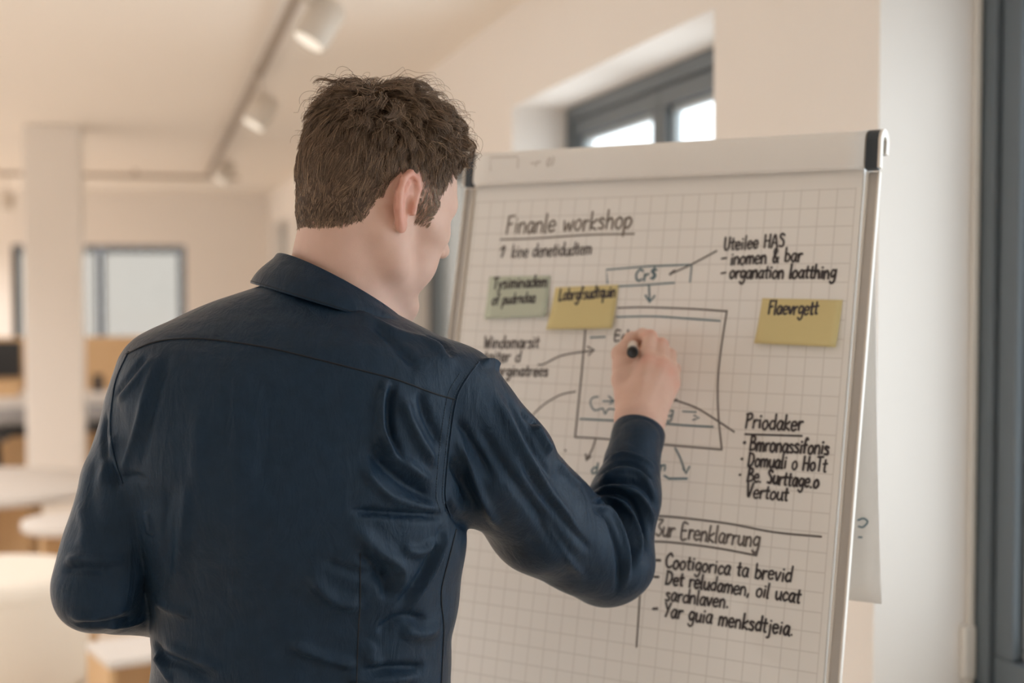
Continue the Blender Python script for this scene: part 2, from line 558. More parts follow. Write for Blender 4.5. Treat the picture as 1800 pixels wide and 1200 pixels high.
q2 = nt.nodes.new('ShaderNodeMath'); q2.operation = 'MULTIPLY'
nt.links.new(e1.outputs[0], q1.inputs[0]); nt.links.new(e2.outputs[0], q1.inputs[1])
nt.links.new(q1.outputs[0], q2.inputs[0]); nt.links.new(mm.outputs[0], q2.inputs[1])
nt.links.new(q2.outputs[0], mx.inputs['Factor'])
nt.links.new(mx.outputs['Result'], nt.nodes['Principled BSDF'].inputs['Base Color'])
M_paper_plain = material('plain_paper', srgb(244, 241, 237), 0.8, spec=0.2, noise_amt=0.008)
M_board_white = material('white_board_enamel', srgb(226, 220, 212), 0.35, noise_amt=0.01)
M_alu = material('pale_aluminium_profile', srgb(196, 191, 186), 0.5, metal=0.0, noise_amt=0.015)
M_cap = material('dark_slate_end_cap', srgb(48, 56, 64), 0.45, noise_amt=0.04)

chart = empty('flipchart_stand', mat=BOARD.copy())
tag(chart, 'white flipchart easel on tripod legs with dark clamp end caps, beside the man', 'flipchart')
BW0, BW1 = -PAPER_W - 0.006, 0.004
bm = bmesh.new(); add_box(bm, (BW0, -1.0, -0.022), (BW1, 0.0, -0.014), 0.003, 1)
from_bm('board_panel', bm, M_board_white, chart)
# side profiles: a shallow grey channel between two thin raised white edges
for u0, u1 in ((BW1, BW1 + 0.0195), (BW0 - 0.0195, BW0)):
    bm = bmesh.new()
    add_box(bm, (u0, -1.0, -0.0115), (u1, 0.0, -0.005), 0.001, 1)
    prof = from_bm('side_profile', bm, M_alu, chart)
    for e0, e1 in ((u0 - 0.0005, u0 + 0.003), (u1 - 0.003, u1 + 0.0005)):
        bm = bmesh.new()
        add_box(bm, (e0, -1.0, -0.0100), (e1, 0.0, -0.0005), 0.0008, 1)
        from_bm('raised_edge', bm, M_white_metal, prof)
# clamp bar with hooked, rounded end caps
def hook_profile(r_out, r_in, lo, n=14):
    """section of the clamp: flat front, rounded over the top, short lip behind; (depth, height)"""
    out, inn = [], []
    for k in range(n + 1):
        a = math.pi * k / n
        out.append((0.004 + r_out * math.cos(a) - r_out * 0.35, 0.043 + r_out * math.sin(a)))
        inn.append((0.004 + r_in * math.cos(a) - r_out * 0.35, 0.043 + r_in * math.sin(a)))
    out = [(out[0][0] - 0.004, lo)] + out + [(out[-1][0], 0.028)]
    inn = [(inn[0][0] - 0.004, lo)] + inn + [(inn[-1][0], 0.028)]
    return out + inn[::-1]
def prism(bm, prof, u0, u1):
    a = [bm.verts.new((u0, v, w)) for w, v in prof]
    b = [bm.verts.new((u1, v, w)) for w, v in prof]
    n = len(prof)
    for i in range(n):
        j = (i + 1) % n
        bm.faces.new((a[i], a[j], b[j], b[i]))
    h = n // 2
    for s in (a, b):
        for i in range(h - 1):
            bm.faces.new((s[i], s[i + 1], s[n - 2 - i], s[n - 1 - i]))
for u0, u1 in ((0.006, 0.024), (-PAPER_W - 0.018, -PAPER_W - 0.002)):
    bm = bmesh.new(); prism(bm, hook_profile(0.0185, 0.0075, 0.000), u0, u1)
    from_bm('end_cap', bm, M_cap, chart, label='dark slate end cap')
    bm = bmesh.new(); prism(bm, hook_profile(0.0190, 0.0072, 0.002), *((u1, u1 + 0.004) if u0 > 0 else (u0 - 0.004, u0)))
    from_bm('end_trim', bm, M_white_metal, chart)
bm = bmesh.new(); prism(bm, hook_profile(0.0150, 0.009, 0.004), -PAPER_W - 0.001, 0.005)
from_bm('clamp_bar', bm, M_white_metal, chart)
# tray and legs reach the floor
bm = bmesh.new(); add_box(bm, (BW0 - 0.02, -1.03, -0.03), (BW1 + 0.02, -1.0, 0.05), 0.006, 2)
from_bm('pen_tray', bm, M_alu, chart)
def leg(p_top, p_floor, r=0.014):
    bm = bmesh.new()
    add_tube(bm, [BINV @ Vector(p_top), BINV @ Vector(p_floor)], r, 14)
    lg = from_bm('leg', bm, M_alu, chart, True)
    bm = bmesh.new()
    q = BINV @ Vector(p_floor)
    q0 = BINV @ (Vector(p_floor) + (Vector(p_top) - Vector(p_floor)).normalized() * 0.05)
    add_tube(bm, [q0, q], r + 0.004, 14)
    from_bm('foot', bm, M_black, lg, True, label='black rubber foot')
for u in (-0.05, -PAPER_W + 0.05):
    top = BOARD @ Vector((u, 0.0, -0.046))
    low = BOARD @ Vector((u, -1.0, -0.046))
    k = top.z / (top.z - low.z)
    f = top + (low - top) * k
    leg(top, Vector((f.x, f.y, 0.002)))
mid = BOARD @ Vector((-PAPER_W / 2, -0.05, -0.05))
leg(mid, Vector((mid.x, mid.y, 0)) - N_H * 0.42 + Vector((0, 0, 0.002)))

# ------------------------------------------------------------------ the pad of squared paper
pad = empty('flipchart_pad', mat=BOARD.copy())
tag(pad, 'large pad of squared paper covered in handwriting, clamped on the flipchart', 'paper pad')
bm = bmesh.new(); add_box(bm, (-PAPER_W, -PAPER_H, -0.013), (0, 0.02, -0.001))
from_bm('sheet_stack', bm, M_paper_plain, pad)
bm = bmesh.new()
nu, nv = 12, 24
vs = [[bm.verts.new((-PAPER_W * (1 - i / nu), 0.02 - (PAPER_H + 0.02) * j / nv, 0.0)) for j in range(nv + 1)] for i in range(nu + 1)]
for i in range(nu):
    for j in range(nv):
        bm.faces.new((vs[i][j], vs[i][j + 1], vs[i + 1][j + 1], vs[i + 1][j]))
from_bm('front_sheet', bm, M_paper, pad, True)
# used sheets thrown over the clamp: a roll in front of the bar, over the top, hanging down behind
def turned_sheet(u0, u1, r, tail, name, bend):
    bm = bmesh.new()
    sec = []
    sec.append((0.0085, 0.001)); sec.append((0.0142, 0.008))
    for k in range(15):
        a = math.pi * k / 14
        sec.append((0.004 - r * 0.35 + (r + 0.0005) * math.cos(a), 0.043 + (r + 0.0005) * math.sin(a)))
    n = 20
    for k in range(1, n + 1):
        t = k / n
        sec.append((0.004 - r * 1.35 - 0.010 * min(1.0, t * 16) - 0.012 * t - bend * t * t, 0.043 - tail * t))
    cols = []
    for i in range(25):
        u = u0 + (u1 - u0) * i / 24
        cols.append([bm.verts.new((u + 0.034 * max(0, (k - 17) / n) ** 0.7, v, w + 0.003 * math.sin(9 * u) * max(0, (k - 17) / n))) for k, (w, v) in enumerate(sec)])
    for a, b in zip(cols, cols[1:]):
        for k in range(len(sec) - 1):
            bm.faces.new((a[k], a[k + 1], b[k + 1], b[k]))
    o = from_bm(name, bm, M_paper_plain, pad, True)
    so = o.modifiers.new('thick', 'SOLIDIFY'); so.thickness = 0.0006
    return o
turned = turned_sheet(-PAPER_W + 0.0005, 0.0040, 0.0172, 0.66, 'turned_sheet', 0.075)

def tail_depth(v, r=0.0172, tail=0.66, bend=0.075):
    t = (0.043 - v) / tail
    return 0.004 - r * 1.35 - 0.010 - 0.012 * t - bend * t * t
# ------------------------------------------------------------------ handwriting
G = {  # one stroke per list; x-height 0.5, capitals 0.85, baseline 0
 'a': (.48, [[(.42,.46),(.2,.5),(.04,.25),(.14,.02),(.3,.06),(.42,.44)],[(.42,.48),(.4,.1),(.48,0)]]),
 'b': (.46, [[(.06,.86),(.05,.02)],[(.05,.35),(.22,.5),(.42,.3),(.3,.03),(.05,.05)]]),
 'c': (.40, [[(.38,.42),(.22,.5),(.04,.26),(.16,.01),(.38,.1)]]),
 'd': (.48, [[(.42,.4),(.22,.5),(.04,.25),(.16,.01),(.4,.12)],[(.43,.88),(.42,.02)]]),
 'e': (.44, [[(.06,.26),(.4,.3),(.3,.5),(.1,.44),(.04,.2),(.18,.0),(.4,.08)]]),
 'f': (.34, [[(.34,.78),(.2,.86),(.14,.6),(.13,.0)],[(.0,.46),(.3,.48)]]),
 'g': (.46, [[(.4,.44),(.2,.5),(.05,.26),(.18,.05),(.38,.2)],[(.42,.5),(.4,-.16),(.22,-.34),(.05,-.22)]]),
 'h': (.46, [[(.06,.88),(.05,.0)],[(.05,.3),(.24,.5),(.38,.36),(.4,.0)]]),
 'i': (.20, [[(.1,.48),(.1,.02)],[(.1,.66),(.115,.69)]]),
 'j': (.24, [[(.16,.48),(.15,-.2),(.0,-.3)],[(.16,.66),(.17,.69)]]),
 'k': (.42, [[(.06,.86),(.05,.0)],[(.38,.48),(.08,.22),(.4,.0)]]),
 'l': (.18, [[(.08,.88),(.07,.06),(.14,.0)]]),
 'm': (.66, [[(.05,.48),(.05,.0)],[(.05,.32),(.18,.5),(.32,.38),(.32,.0)],[(.32,.34),(.46,.5),(.6,.36),(.61,.0)]]),
 'n': (.46, [[(.05,.48),(.05,.0)],[(.05,.32),(.24,.5),(.38,.36),(.4,.0)]]),
 'o': (.46, [[(.24,.5),(.06,.36),(.08,.08),(.26,.0),(.42,.2),(.36,.44),(.22,.5)]]),
 'p': (.46, [[(.06,.48),(.05,-.34)],[(.05,.38),(.24,.5),(.42,.3),(.28,.03),(.05,.08)]]),
 'q': (.46, [[(.4,.44),(.2,.5),(.05,.26),(.18,.04),(.38,.2)],[(.42,.5),(.4,-.36)]]),
 'r': (.34, [[(.05,.48),(.06,.0)],[(.06,.28),(.18,.46),(.34,.46)]]),
 's': (.38, [[(.34,.44),(.16,.5),(.06,.38),(.3,.2),(.28,.03),(.04,.04)]]),
 't': (.32, [[(.16,.74),(.15,.08),(.28,.02)],[(.0,.48),(.32,.5)]]),
 'u': (.46, [[(.05,.48),(.06,.12),(.2,.0),(.38,.16)],[(.4,.48),(.4,.08),(.46,.0)]]),
 'v': (.40, [[(.02,.48),(.18,.0),(.38,.48)]]),
 'w': (.60, [[(.03,.48),(.14,.02),(.29,.38),(.44,.02),(.58,.48)]]),
 'x': (.40, [[(.04,.48),(.36,.0)],[(.36,.48),(.02,.0)]]),
 'y': (.42, [[(.04,.48),(.2,.08)],[(.4,.48),(.2,.02),(.04,-.32)]]),
 'z': (.40, [[(.04,.46),(.36,.48),(.04,.02),(.38,.02)]]),
 'A': (.56, [[(.03,.0),(.27,.85),(.52,.0)],[(.12,.3),(.44,.3)]]),
 'B': (.54, [[(.07,.84),(.06,.0)],[(.06,.84),(.36,.8),(.4,.58),(.1,.46)],[(.1,.46),(.46,.4),(.46,.1),(.06,.0)]]),
 'C': (.54, [[(.48,.7),(.3,.86),(.06,.56),(.1,.16),(.3,.0),(.5,.12)]]),
 'D': (.56, [[(.08,.84),(.07,.02)],[(.04,.84),(.4,.74),(.5,.4),(.32,.06),(.05,.0)]]),
 'E': (.48, [[(.42,.82),(.08,.84),(.07,.0),(.44,.02)],[(.08,.44),(.38,.45)]]),
 'F': (.44, [[(.08,.84),(.06,.0)],[(.06,.84),(.44,.86)],[(.07,.46),(.34,.48)]]),
 'H': (.56, [[(.07,.85),(.06,.0)],[(.48,.85),(.47,.0)],[(.07,.44),(.47,.45)]]),
 'L': (.44, [[(.1,.85),(.05,.06),(.12,.0),(.42,.06)]]),
 'P': (.48, [[(.08,.84),(.06,.0)],[(.02,.8),(.34,.84),(.42,.6),(.08,.42)]]),
 'S': (.48, [[(.42,.74),(.22,.86),(.08,.66),(.38,.36),(.34,.06),(.06,.06)]]),
 'T': (.50, [[(.02,.83),(.5,.85)],[(.26,.84),(.24,.0)]]),
 'U': (.54, [[(.06,.85),(.07,.2),(.24,.0),(.44,.18),(.46,.85)]]),
 'V': (.50, [[(.03,.85),(.2,.0),(.46,.85)]]),
 'W': (.70, [[(.03,.85),(.18,.02),(.34,.6),(.5,.02),(.66,.85)]]),
 'Y': (.50, [[(.04,.85),(.24,.44)],[(.46,.85),(.18,.0)]]),
 '3': (.44, [[(.06,.84),(.4,.84),(.16,.5),(.42,.28),(.26,.0),(.03,.08)]]),
 '1': (.30, [[(.04,.62),(.2,.84),(.18,.0)]]),
 '0': (.46, [[(.24,.84),(.06,.5),(.16,.02),(.36,.2),(.38,.64),(.22,.84)]]),
 '&': (.56, [[(.5,.0),(.16,.56),(.22,.84),(.36,.7),(.1,.3),(.16,.02),(.36,.06),(.5,.3)]]),
 '-': (.34, [[(.04,.3),(.3,.32)]]),
 '.': (.20, [[(.08,.03),(.1,.05)]]),
 ',': (.22, [[(.12,.08),(.06,-.12)]]),
 '*': (.30, [[(.10,.34),(.15,.37)]]),
 '(': (.28, [[(.22,.9),(.08,.5),(.2,.0)]]),
 ')': (.28, [[(.06,.9),(.2,.5),(.06,.0)]]),
 '$': (.48, [[(.42,.7),(.22,.8),(.1,.62),(.38,.36),(.3,.1),(.06,.12)],[(.26,.92),(.24,.0)]]),
 ' ': (.34, []),
}
rnd = random.Random(11)
def ribbon(bm, pts, width, z, smooth=True):
    """flat line of ink lying on the paper, in board coordinates"""
    P = smooth_line(pts, 6) if smooth and len(pts) > 2 else np.asarray(pts, float)
    if len(P) < 2: return
    keep = [0] + [i for i in range(1, len(P)) if np.hypot(*(P[i] - P[i - 1])) > 1e-6]
    P = P[keep]
    if len(P) < 2: return
    d0 = P[0] - P[1]; d1 = P[-1] - P[-2]
    P = np.vstack([P[0] + d0 / np.hypot(*d0) * width * .35, P, P[-1] + d1 / np.hypot(*d1) * width * .35])
    L, Rr = [], []
    for i in range(len(P)):
        t = P[min(i + 1, len(P) - 1)] - P[max(i - 1, 0)]
        t = t / max(np.hypot(*t), 1e-9)
        nrm = np.array([-t[1], t[0]])
        w = width * 0.5 * (0.62 if i in (0, len(P) - 1) else 1.0)
        a, b = P[i] + nrm * w, P[i] - nrm * w
        L.append(bm.verts.new((a[0], a[1], z)))
        Rr.append(bm.verts.new((b[0], b[1], z)))
    for i in range(len(P) - 1):
        bm.faces.new((L[i], Rr[i], Rr[i + 1], L[i + 1]))
def text_width(s):
    return sum(G[c][0] + 0.07 for c in s)
INK = 0.0034
def write(bm, s, p0, p1, height, width=INK, lift=0.0, jit=0.025, slant=0.08):
    """handwriting from pixel p0 to pixel p1 of the baseline; height: capital height in metres"""
    a, b = np.array(on_board(*p0, lift)), np.array(on_board(*p1, lift))
    base = b - a
    ln = np.hypot(*base)
    ex = base / ln
    ey = np.array([-ex[1], ex[0]])
    sx_ = ln / text_width(s)
    sy_ = height / 0.85
    x = 0.0
    for c in s:
        w, strokes = G[c]
        oy = rnd.uniform(-1, 1) * jit
        for st in strokes:
            pts = []
            for (gx, gy) in st:
                gx += rnd.uniform(-1, 1) * jit * .6
                gy += rnd.uniform(-1, 1) * jit * .6 + oy
                q = a + ex * ((x + gx + slant * gy) * sx_) + ey * (gy * sy_)
                pts.append(q)
            ribbon(bm, pts, width * rnd.uniform(1.0, 1.25), lift + 0.0007)
        x += w + 0.07
def draw(bm, pxs, width=INK, lift=0.0, smooth=True):
    ribbon(bm, [on_board(x, y, lift) for x, y in pxs], width, lift + 0.0006, smooth)

M_ink = material('black_marker_ink', srgb(80, 75, 76), 0.7, spec=0.2, noise_amt=0.2, noise_scale=60)
M_ink_grey = material('faded_grey_marker_ink', srgb(136, 126, 118), 0.7, spec=0.2, noise_amt=0.15, noise_scale=60)
M_ink_line = material('grey_marker_line', srgb(118, 112, 110), 0.7, spec=0.2, noise_amt=0.15, noise_scale=60)
M_ink_teal = material('teal_marker_ink', srgb(104, 128, 138), 0.7, spec=0.2, noise_amt=0.15, noise_scale=60)
M_ink_faint = material('show_through_ink', srgb(212, 205, 198), 0.8, spec=0.2)
def block(name, mat, fn, parent=pad, label=None):
    bm = bmesh.new()
    fn(bm)
    me = bpy.data.meshes.new(name)
    bm.to_mesh(me); bm.free()
    return link_mesh(name, me, mat, parent, False, label)

def f(bm):
    write(bm, 'Finanle workshop', (889, 411), (1112, 401), 0.030, 0.0032)
    draw(bm, [(880, 421), (940, 419), (1030, 413), (1115, 411)], 0.0030)
block('title_writing', M_ink_grey, f, label='grey underlined heading at the top of the sheet')
def f(bm):
    write(bm, '1', (876, 452), (890, 451), 0.017)
    write(bm, 'kine denetidudtem', (899, 453), (1040, 447), 0.021, 0.0026)
block('subtitle_writing', M_ink_line, f)
def f(bm):
    write(bm, 'Uteilee HAS', (1272, 440), (1380, 434), 0.020, 0.0028)
    write(bm, '-', (1267, 463), (1280, 462), 0.020, 0.0026)
    write(bm, 'inomen & bar', (1284, 466), (1411, 459), 0.021, 0.0030)
    write(bm, '-', (1266, 489), (1279, 488), 0.020, 0.0026)
    write(bm, 'organation loatthing', (1282, 489), (1470, 489), 0.020, 0.0032)
block('note_writing', M_ink, f, label='three lines of black writing at the upper right of the sheet')
def f(bm):
    write(bm, 'Windomarsit', (850, 612), (948, 611), 0.020, 0.0028)
    write(bm, 'taiter d', (850, 635), (916, 636), 0.019, 0.0028)
    write(bm, 'orginatrees', (873, 660), (964, 661), 0.018, 0.0028)
block('margin_writing', M_ink_line, f)
def f(bm):
    write(bm, 'Priodaker', (1310, 752), (1412, 757), 0.022, 0.0032)
    draw(bm, [(1310, 763), (1410, 766)], 0.0030)
    write(bm, '*', (1303, 788), (1314, 789), 0.022, 0.004)
    write(bm, 'Bmronassifonis', (1317, 791), (1458, 799), 0.021, 0.0032)
    write(bm, '*', (1299, 817), (1310, 818), 0.022, 0.0034)
    write(bm, 'Domuali o HoTt', (1314, 819), (1454, 829), 0.020, 0.0030)
    write(bm, '*', (1296, 846), (1307, 846), 0.022, 0.0032)
    write(bm, 'Be. Surttage.o', (1313, 846), (1440, 858), 0.020, 0.0032)
    write(bm, 'Vertout', (1311, 873), (1386, 880), 0.020, 0.0030)
block('list_writing', M_ink, f, label='black bullet list at the middle right of the sheet')
def f(bm):
    draw(bm, [(1120, 906), (1180, 908), (1280, 920), (1360, 935), (1444, 943)], 0.0030)
    write(bm, '3ur Erenklarrung', (1152, 941), (1336, 962), 0.024, 0.0030)
    draw(bm, [(1128, 951), (1180, 953), (1260, 963), (1330, 976)], 0.0030)
    draw(bm, [(1330, 976), (1333, 962)], 0.0028)
    draw(bm, [(1128, 985), (1124, 1060), (1119, 1137)], 0.0026)
block('lower_heading_writing', M_ink_line, f, label='boxed dark grey heading low on the sheet')
def f(bm):
    write(bm, '-', (1151, 993), (1163, 994), 0.022)
    write(bm, 'Cootigorica ta brevid', (1169, 997), (1393, 1023), 0.021, 0.0030)
    write(bm, '-', (1148, 1022), (1160, 1023), 0.022)
    write(bm, 'Det reludamen, oil ucat', (1169, 1026), (1408, 1059), 0.020, 0.0030)
    write(bm, 'sardnlaven.', (1169, 1054), (1282, 1069), 0.020, 0.0030)
    write(bm, '-', (1146, 1078), (1158, 1079), 0.022, 0.0034)
    write(bm, 'Yar guia menksdtjeia.', (1166, 1083), (1396, 1118), 0.021, 0.0030)
block('lower_list_writing', M_ink, f, label='black dashed list at the foot of the sheet')
def f(bm):
    # the tall box and its pointers
    draw(bm, [(1086, 541), (1140, 540), (1220, 543), (1277, 547)], 0.0028)
    draw(bm, [(1278, 546), (1268, 610), (1262, 670), (1263, 730), (1269, 790)], 0.0028)
    draw(bm, [(1029, 580), (1024, 640), (1018, 700), (1011, 768)], 0.0030)
    draw(bm, [(1011, 768), (1060, 771), (1140, 779), (1269, 790)], 0.0028)
    draw(bm, [(946, 641), (958, 639), (990, 624), (1044, 616)], 0.0026)
    draw(bm, [(1033, 609), (1045, 615), (1035, 624)], 0.0026, smooth=False)
    draw(bm, [(1012, 688), (985, 694), (955, 712), (930, 736)], 0.0024)
    draw(bm, [(1187, 703), (1225, 717), (1262, 740), (1291, 759)], 0.0026)
    draw(bm, [(1180, 704), (1190, 703)], 0.0042, smooth=False)
    draw(bm, [(1047, 772), (1041, 790), (1031, 808)], 0.0026)
    draw(bm, [(1030, 798), (1031, 809), (1038, 802)], 0.0034, smooth=False)
    draw(bm, [(1180, 481), (1215, 465), (1260, 441)], 0.0028)
    draw(bm, [(1178, 482), (1186, 476)], 0.0044, smooth=False)
    draw(bm, [(993, 791), (995, 792)], 0.003, smooth=False)
    draw(bm, [(992, 832), (998, 822)], 0.002, smooth=False)
    draw(bm, [(968, 800), (974, 798), (977, 806)], 0.003)
block('diagram_marking', M_ink_line, f, label='grey box with arrows in the middle of the sheet')
def f(bm):
    draw(bm, [(1068, 498), (1066, 474), (1140, 468), (1216, 465)], 0.0026, smooth=False)
    draw(bm, [(1216, 465), (1213, 496)], 0.0022, smooth=False)
    draw(bm, [(1088, 503), (1130, 501), (1186, 497)], 0.0026)
    write(bm, 'Cr$', (1116, 494), (1156, 491), 0.018, 0.0028)
    draw(bm, [(1141, 500), (1142, 528)], 0.0030, smooth=False)
    draw(bm, [(1135, 519), (1142, 531), (1151, 520)], 0.0034, smooth=False)
    draw(bm, [(1084, 557), (1150, 556), (1210, 560), (1266, 564)], 0.0026)
    draw(bm, [(1020, 736), (1060, 738), (1140, 742), (1200, 747), (1254, 750)], 0.0028)
    draw(bm, [(1038, 593), (1064, 592)], 0.0026, smooth=False)
    draw(bm, [(1052, 697), (1042, 699), (1038, 708), (1044, 720), (1052, 720), (1060, 718), (1064, 727), (1070, 719), (1084, 720)], 0.0024)
    draw(bm, [(1060, 705), (1080, 705)], 0.0024, smooth=False)
    draw(bm, [(1070, 696), (1080, 705), (1072, 710)], 0.0022, smooth=False)
    draw(bm, [(1200, 723), (1224, 724)], 0.0022, smooth=False)
    draw(bm, [(1218, 738), (1230, 734), (1220, 730)], 0.0022, smooth=False)
    write(bm, 'g', (1172, 733), (1184, 734), 0.018, 0.0022)
    draw(bm, [(1187, 787), (1196, 805), (1204, 828)], 0.0028)
    draw(bm, [(1201, 823), (1206, 832), (1212, 820)], 0.0030, smooth=False)
    draw(bm, [(1168, 836), (1176, 841), (1208, 841)], 0.0034, smooth=False)
    write(bm, 'n', (1160, 826), (1171, 827), 0.014, 0.0024)
    draw(bm, [(1160, 817), (1170, 817)], 0.002, smooth=False)
    write(bm, 'd', (1039, 832), (1052, 832), 0.016, 0.0026)
block('teal_diagram_marking', M_ink_teal, f, label='teal lines, arrows and small signs of the diagram')
def f(bm):
    write(bm, 'Edi', (1079, 599), (1111, 598), 0.016, 0.0026)
block('fresh_writing', M_ink, f, label='black word being written at the marker tip')
# faint marks showing through the sheets rolled over the clamp
def f(bm):
    z = 0.0165
    for pts in ([(862, 300), (862, 277), (910, 275)], [(911, 278), (910, 295)]):
        ribbon(bm, [on_board(x, y, z) for x, y in pts], 0.002, z, False)
    write(bm, '-r', (932, 292), (950, 291), 0.012, 0.0022, lift=z - 0.0007)
    write(bm, '0)', (960, 292), (975, 291), 0.014, 0.002, lift=z - 0.0007)
block('show_through_marking', M_ink_faint, f, label='faint marks showing through the rolled sheets')

def f(bm):
    for pts in ([(1508, 914), (1518, 911), (1525, 917), (1517, 926), (1509, 925)], [(1509, 944), (1515, 944)]):
        z = tail_depth(-0.50) + 0.0035
        ribbon(bm, [on_board(x, y, z) for x, y in pts], 0.0026, z)
block('back_sheet_marking', M_ink_teal, f, label='teal pen loop on the sheet hanging behind the board')
# ------------------------------------------------------------------ sticky notes
M_yellow = material('pale_yellow_note_paper', srgb(222, 206, 152), 0.8, spec=0.2, noise_amt=0.015)
M_mint = material('pale_mint_note_paper', srgb(200, 206, 188), 0.8, spec=0.2, noise_amt=0.015)
def sticky(corners, mat, label, lines, ink, lift=0.0015):
    q = [on_board(x, y, lift) for x, y in corners]        # top left, top right, bottom right, bottom left
    cu, cv = (q[0][0] + q[1][0]) / 2, (q[0][1] + q[1][1]) / 2
    m = BOARD @ Matrix.Translation((cu, cv, 0))
    root = empty('sticky_note', mat=m)
    tag(root, label, 'sticky note', 'sticky notes on the flipchart sheet')
    bm = bmesh.new()
    n = 10
    rows = []
    for j in range(n + 1):
        t = j / n
        row = []
        for i in range(n + 1):
            s = i / n
            u = (q[0][0] * (1 - s) + q[1][0] * s) * (1 - t) + (q[3][0] * (1 - s) + q[2][0] * s) * t
            v = (q[0][1] * (1 - s) + q[1][1] * s) * (1 - t) + (q[3][1] * (1 - s) + q[2][1] * s) * t
            row.append(bm.verts.new((u - cu, v - cv, 0.001 + 0.006 * t ** 2.5)))
        rows.append(row)
    for a, b in zip(rows, rows[1:]):
        for i in range(n):
            bm.faces.new((a[i], b[i], b[i + 1], a[i + 1]))
    o = from_bm('note_sheet', bm, mat, root, True)
    so = o.modifiers.new('thick', 'SOLIDIFY'); so.thickness = 0.0003; so.offset = -1
    bm = bmesh.new()
    for s, p0, p1, h, w in lines:
        write(bm, s, p0, p1, h, w, lift=0.0022)
    for v in bm.verts:
        v.co.x -= cu; v.co.y -= cv
        t = min(1, max(0, -v.co.y / (abs(q[3][1] - q[0][1]) + 1e-6)))
        v.co.z = 0.0016 + 0.006 * t ** 2.5
    me = bpy.data.meshes.new('note_writing')
    bm.to_mesh(me); bm.free()
    link_mesh('note_writing', me, ink, root)
    return root
sticky([(860, 486), (967, 484), (962, 557), (854, 561)], M_mint, 'pale mint sticky note under the heading, with two lines of writing',
       [('Tysiminadem', (866, 508), (962, 503), 0.019, 0.003), ('of pudrndaa', (865, 536), (942, 531), 0.018, 0.0028)], M_ink)
sticky([(976, 505), (1087, 500), (1078, 578), (963, 580)], M_yellow, 'yellow sticky note overlapping the drawn box, right of the mint note',
       [('Lobrgfsudtquin', (982, 528), (1082, 521), 0.019, 0.0030)], M_ink)
sticky([(1340, 524), (1481, 527), (1471, 611), (1328, 604)], M_yellow, 'yellow sticky note alone on the right side of the sheet',
       [('Flaevrgett', (1350, 552), (1438, 552), 0.020, 0.0030)], M_ink)
# ================================================================== FURNITURE IN THE BACKGROUND
M_ply = wood_material('birch_plywood', srgb(214, 180, 138), srgb(196, 158, 114), 4.0)
M_top = material('white_laminate_top', srgb(212, 205, 198), 0.45, noise_amt=0.01)
M_fabric_w = material('off_white_upholstery', srgb(230, 220, 206), 0.9, noise_amt=0.02, noise_scale=40, bump=0.15, bump_scale=400)
M_screen = material('dark_monitor_shell', srgb(52, 52, 56), 0.5, noise_amt=0.03)
M_grey_f = material('grey_chair_fabric', srgb(150, 148, 148), 0.9, noise_amt=0.06)
def on_level(px, py, z):
    d = ray(px, py)
    t = (z - CAM_H) / d.z
    return CAM + d * t
def room_at(p, rz=0.0):
    return Matrix.Translation(p) @ Matrix.Rotation(AX + rz, 4, 'Z')

# white round pouf, nearest the camera
p = on_level(-22, 1001, 0.46)
root = empty('round_pouf', mat=room_at(Vector((p.x, p.y, 0))))
tag(root, 'large off-white round pouf at the lower left, nearest the camera', 'pouf')
bm = bmesh.new()
add_lathe(bm, [(0.33, 0.02), (0.362, 0.035), (0.37, 0.07), (0.372, 0.40), (0.366, 0.435), (0.345, 0.455), (0.30, 0.462), (0.02, 0.464)], 64)
from_bm('upholstered_body', bm, M_fabric_w, root, True)
bm = bmesh.new(); add_lathe(bm, [(0.30, 0.0), (0.30, 0.022)], 48)
from_bm('plinth', bm, M_black, root)
bm = bmesh.new()
add_tube(bm, [(0.371 * math.cos(k * math.pi / 32), 0.371 * math.sin(k * math.pi / 32), 0.40) for k in range(65)], 0.004, 8)
from_bm('piping', bm, M_fabric_w, root, True)

def round_table(px, py, z, r, label, h_base=0.7):
    p = on_level(px, py, z)
    root = empty('low_round_table', mat=room_at(Vector((p.x, p.y, 0))))
    tag(root, label, 'low table')
    bm = bmesh.new()
    add_lathe(bm, [(r - 0.01, z - 0.045), (r, z - 0.04), (r, z - 0.005), (r - 0.006, z), (0.02, z)], 64)
    from_bm('table_top', bm, M_top, root, True)
    for k in range(4):
        a = math.pi / 4 + k * math.pi / 2
        c, s = math.cos(a), math.sin(a)
        bm = bmesh.new()
        q = Matrix.Rotation(a, 4, 'Z')
        b2 = bmesh.new()
        add_box(b2, (0.06, -0.016, 0.0), (r * h_base, 0.016, z - 0.046), 0.003, 1)
        bmesh.ops.transform(b2, matrix=q, verts=b2.verts)
        bm.free()
        from_bm('leg', b2, M_ply, root, label='birch plywood leg panel')
    return root
round_table(-60, 850, 0.47, 0.72, 'wide white round low table on plywood leg panels, behind the white pouf')
round_table(140, 912, 0.42, 0.27, 'small white round side table on plywood legs, between the wide table and the man', 0.85)

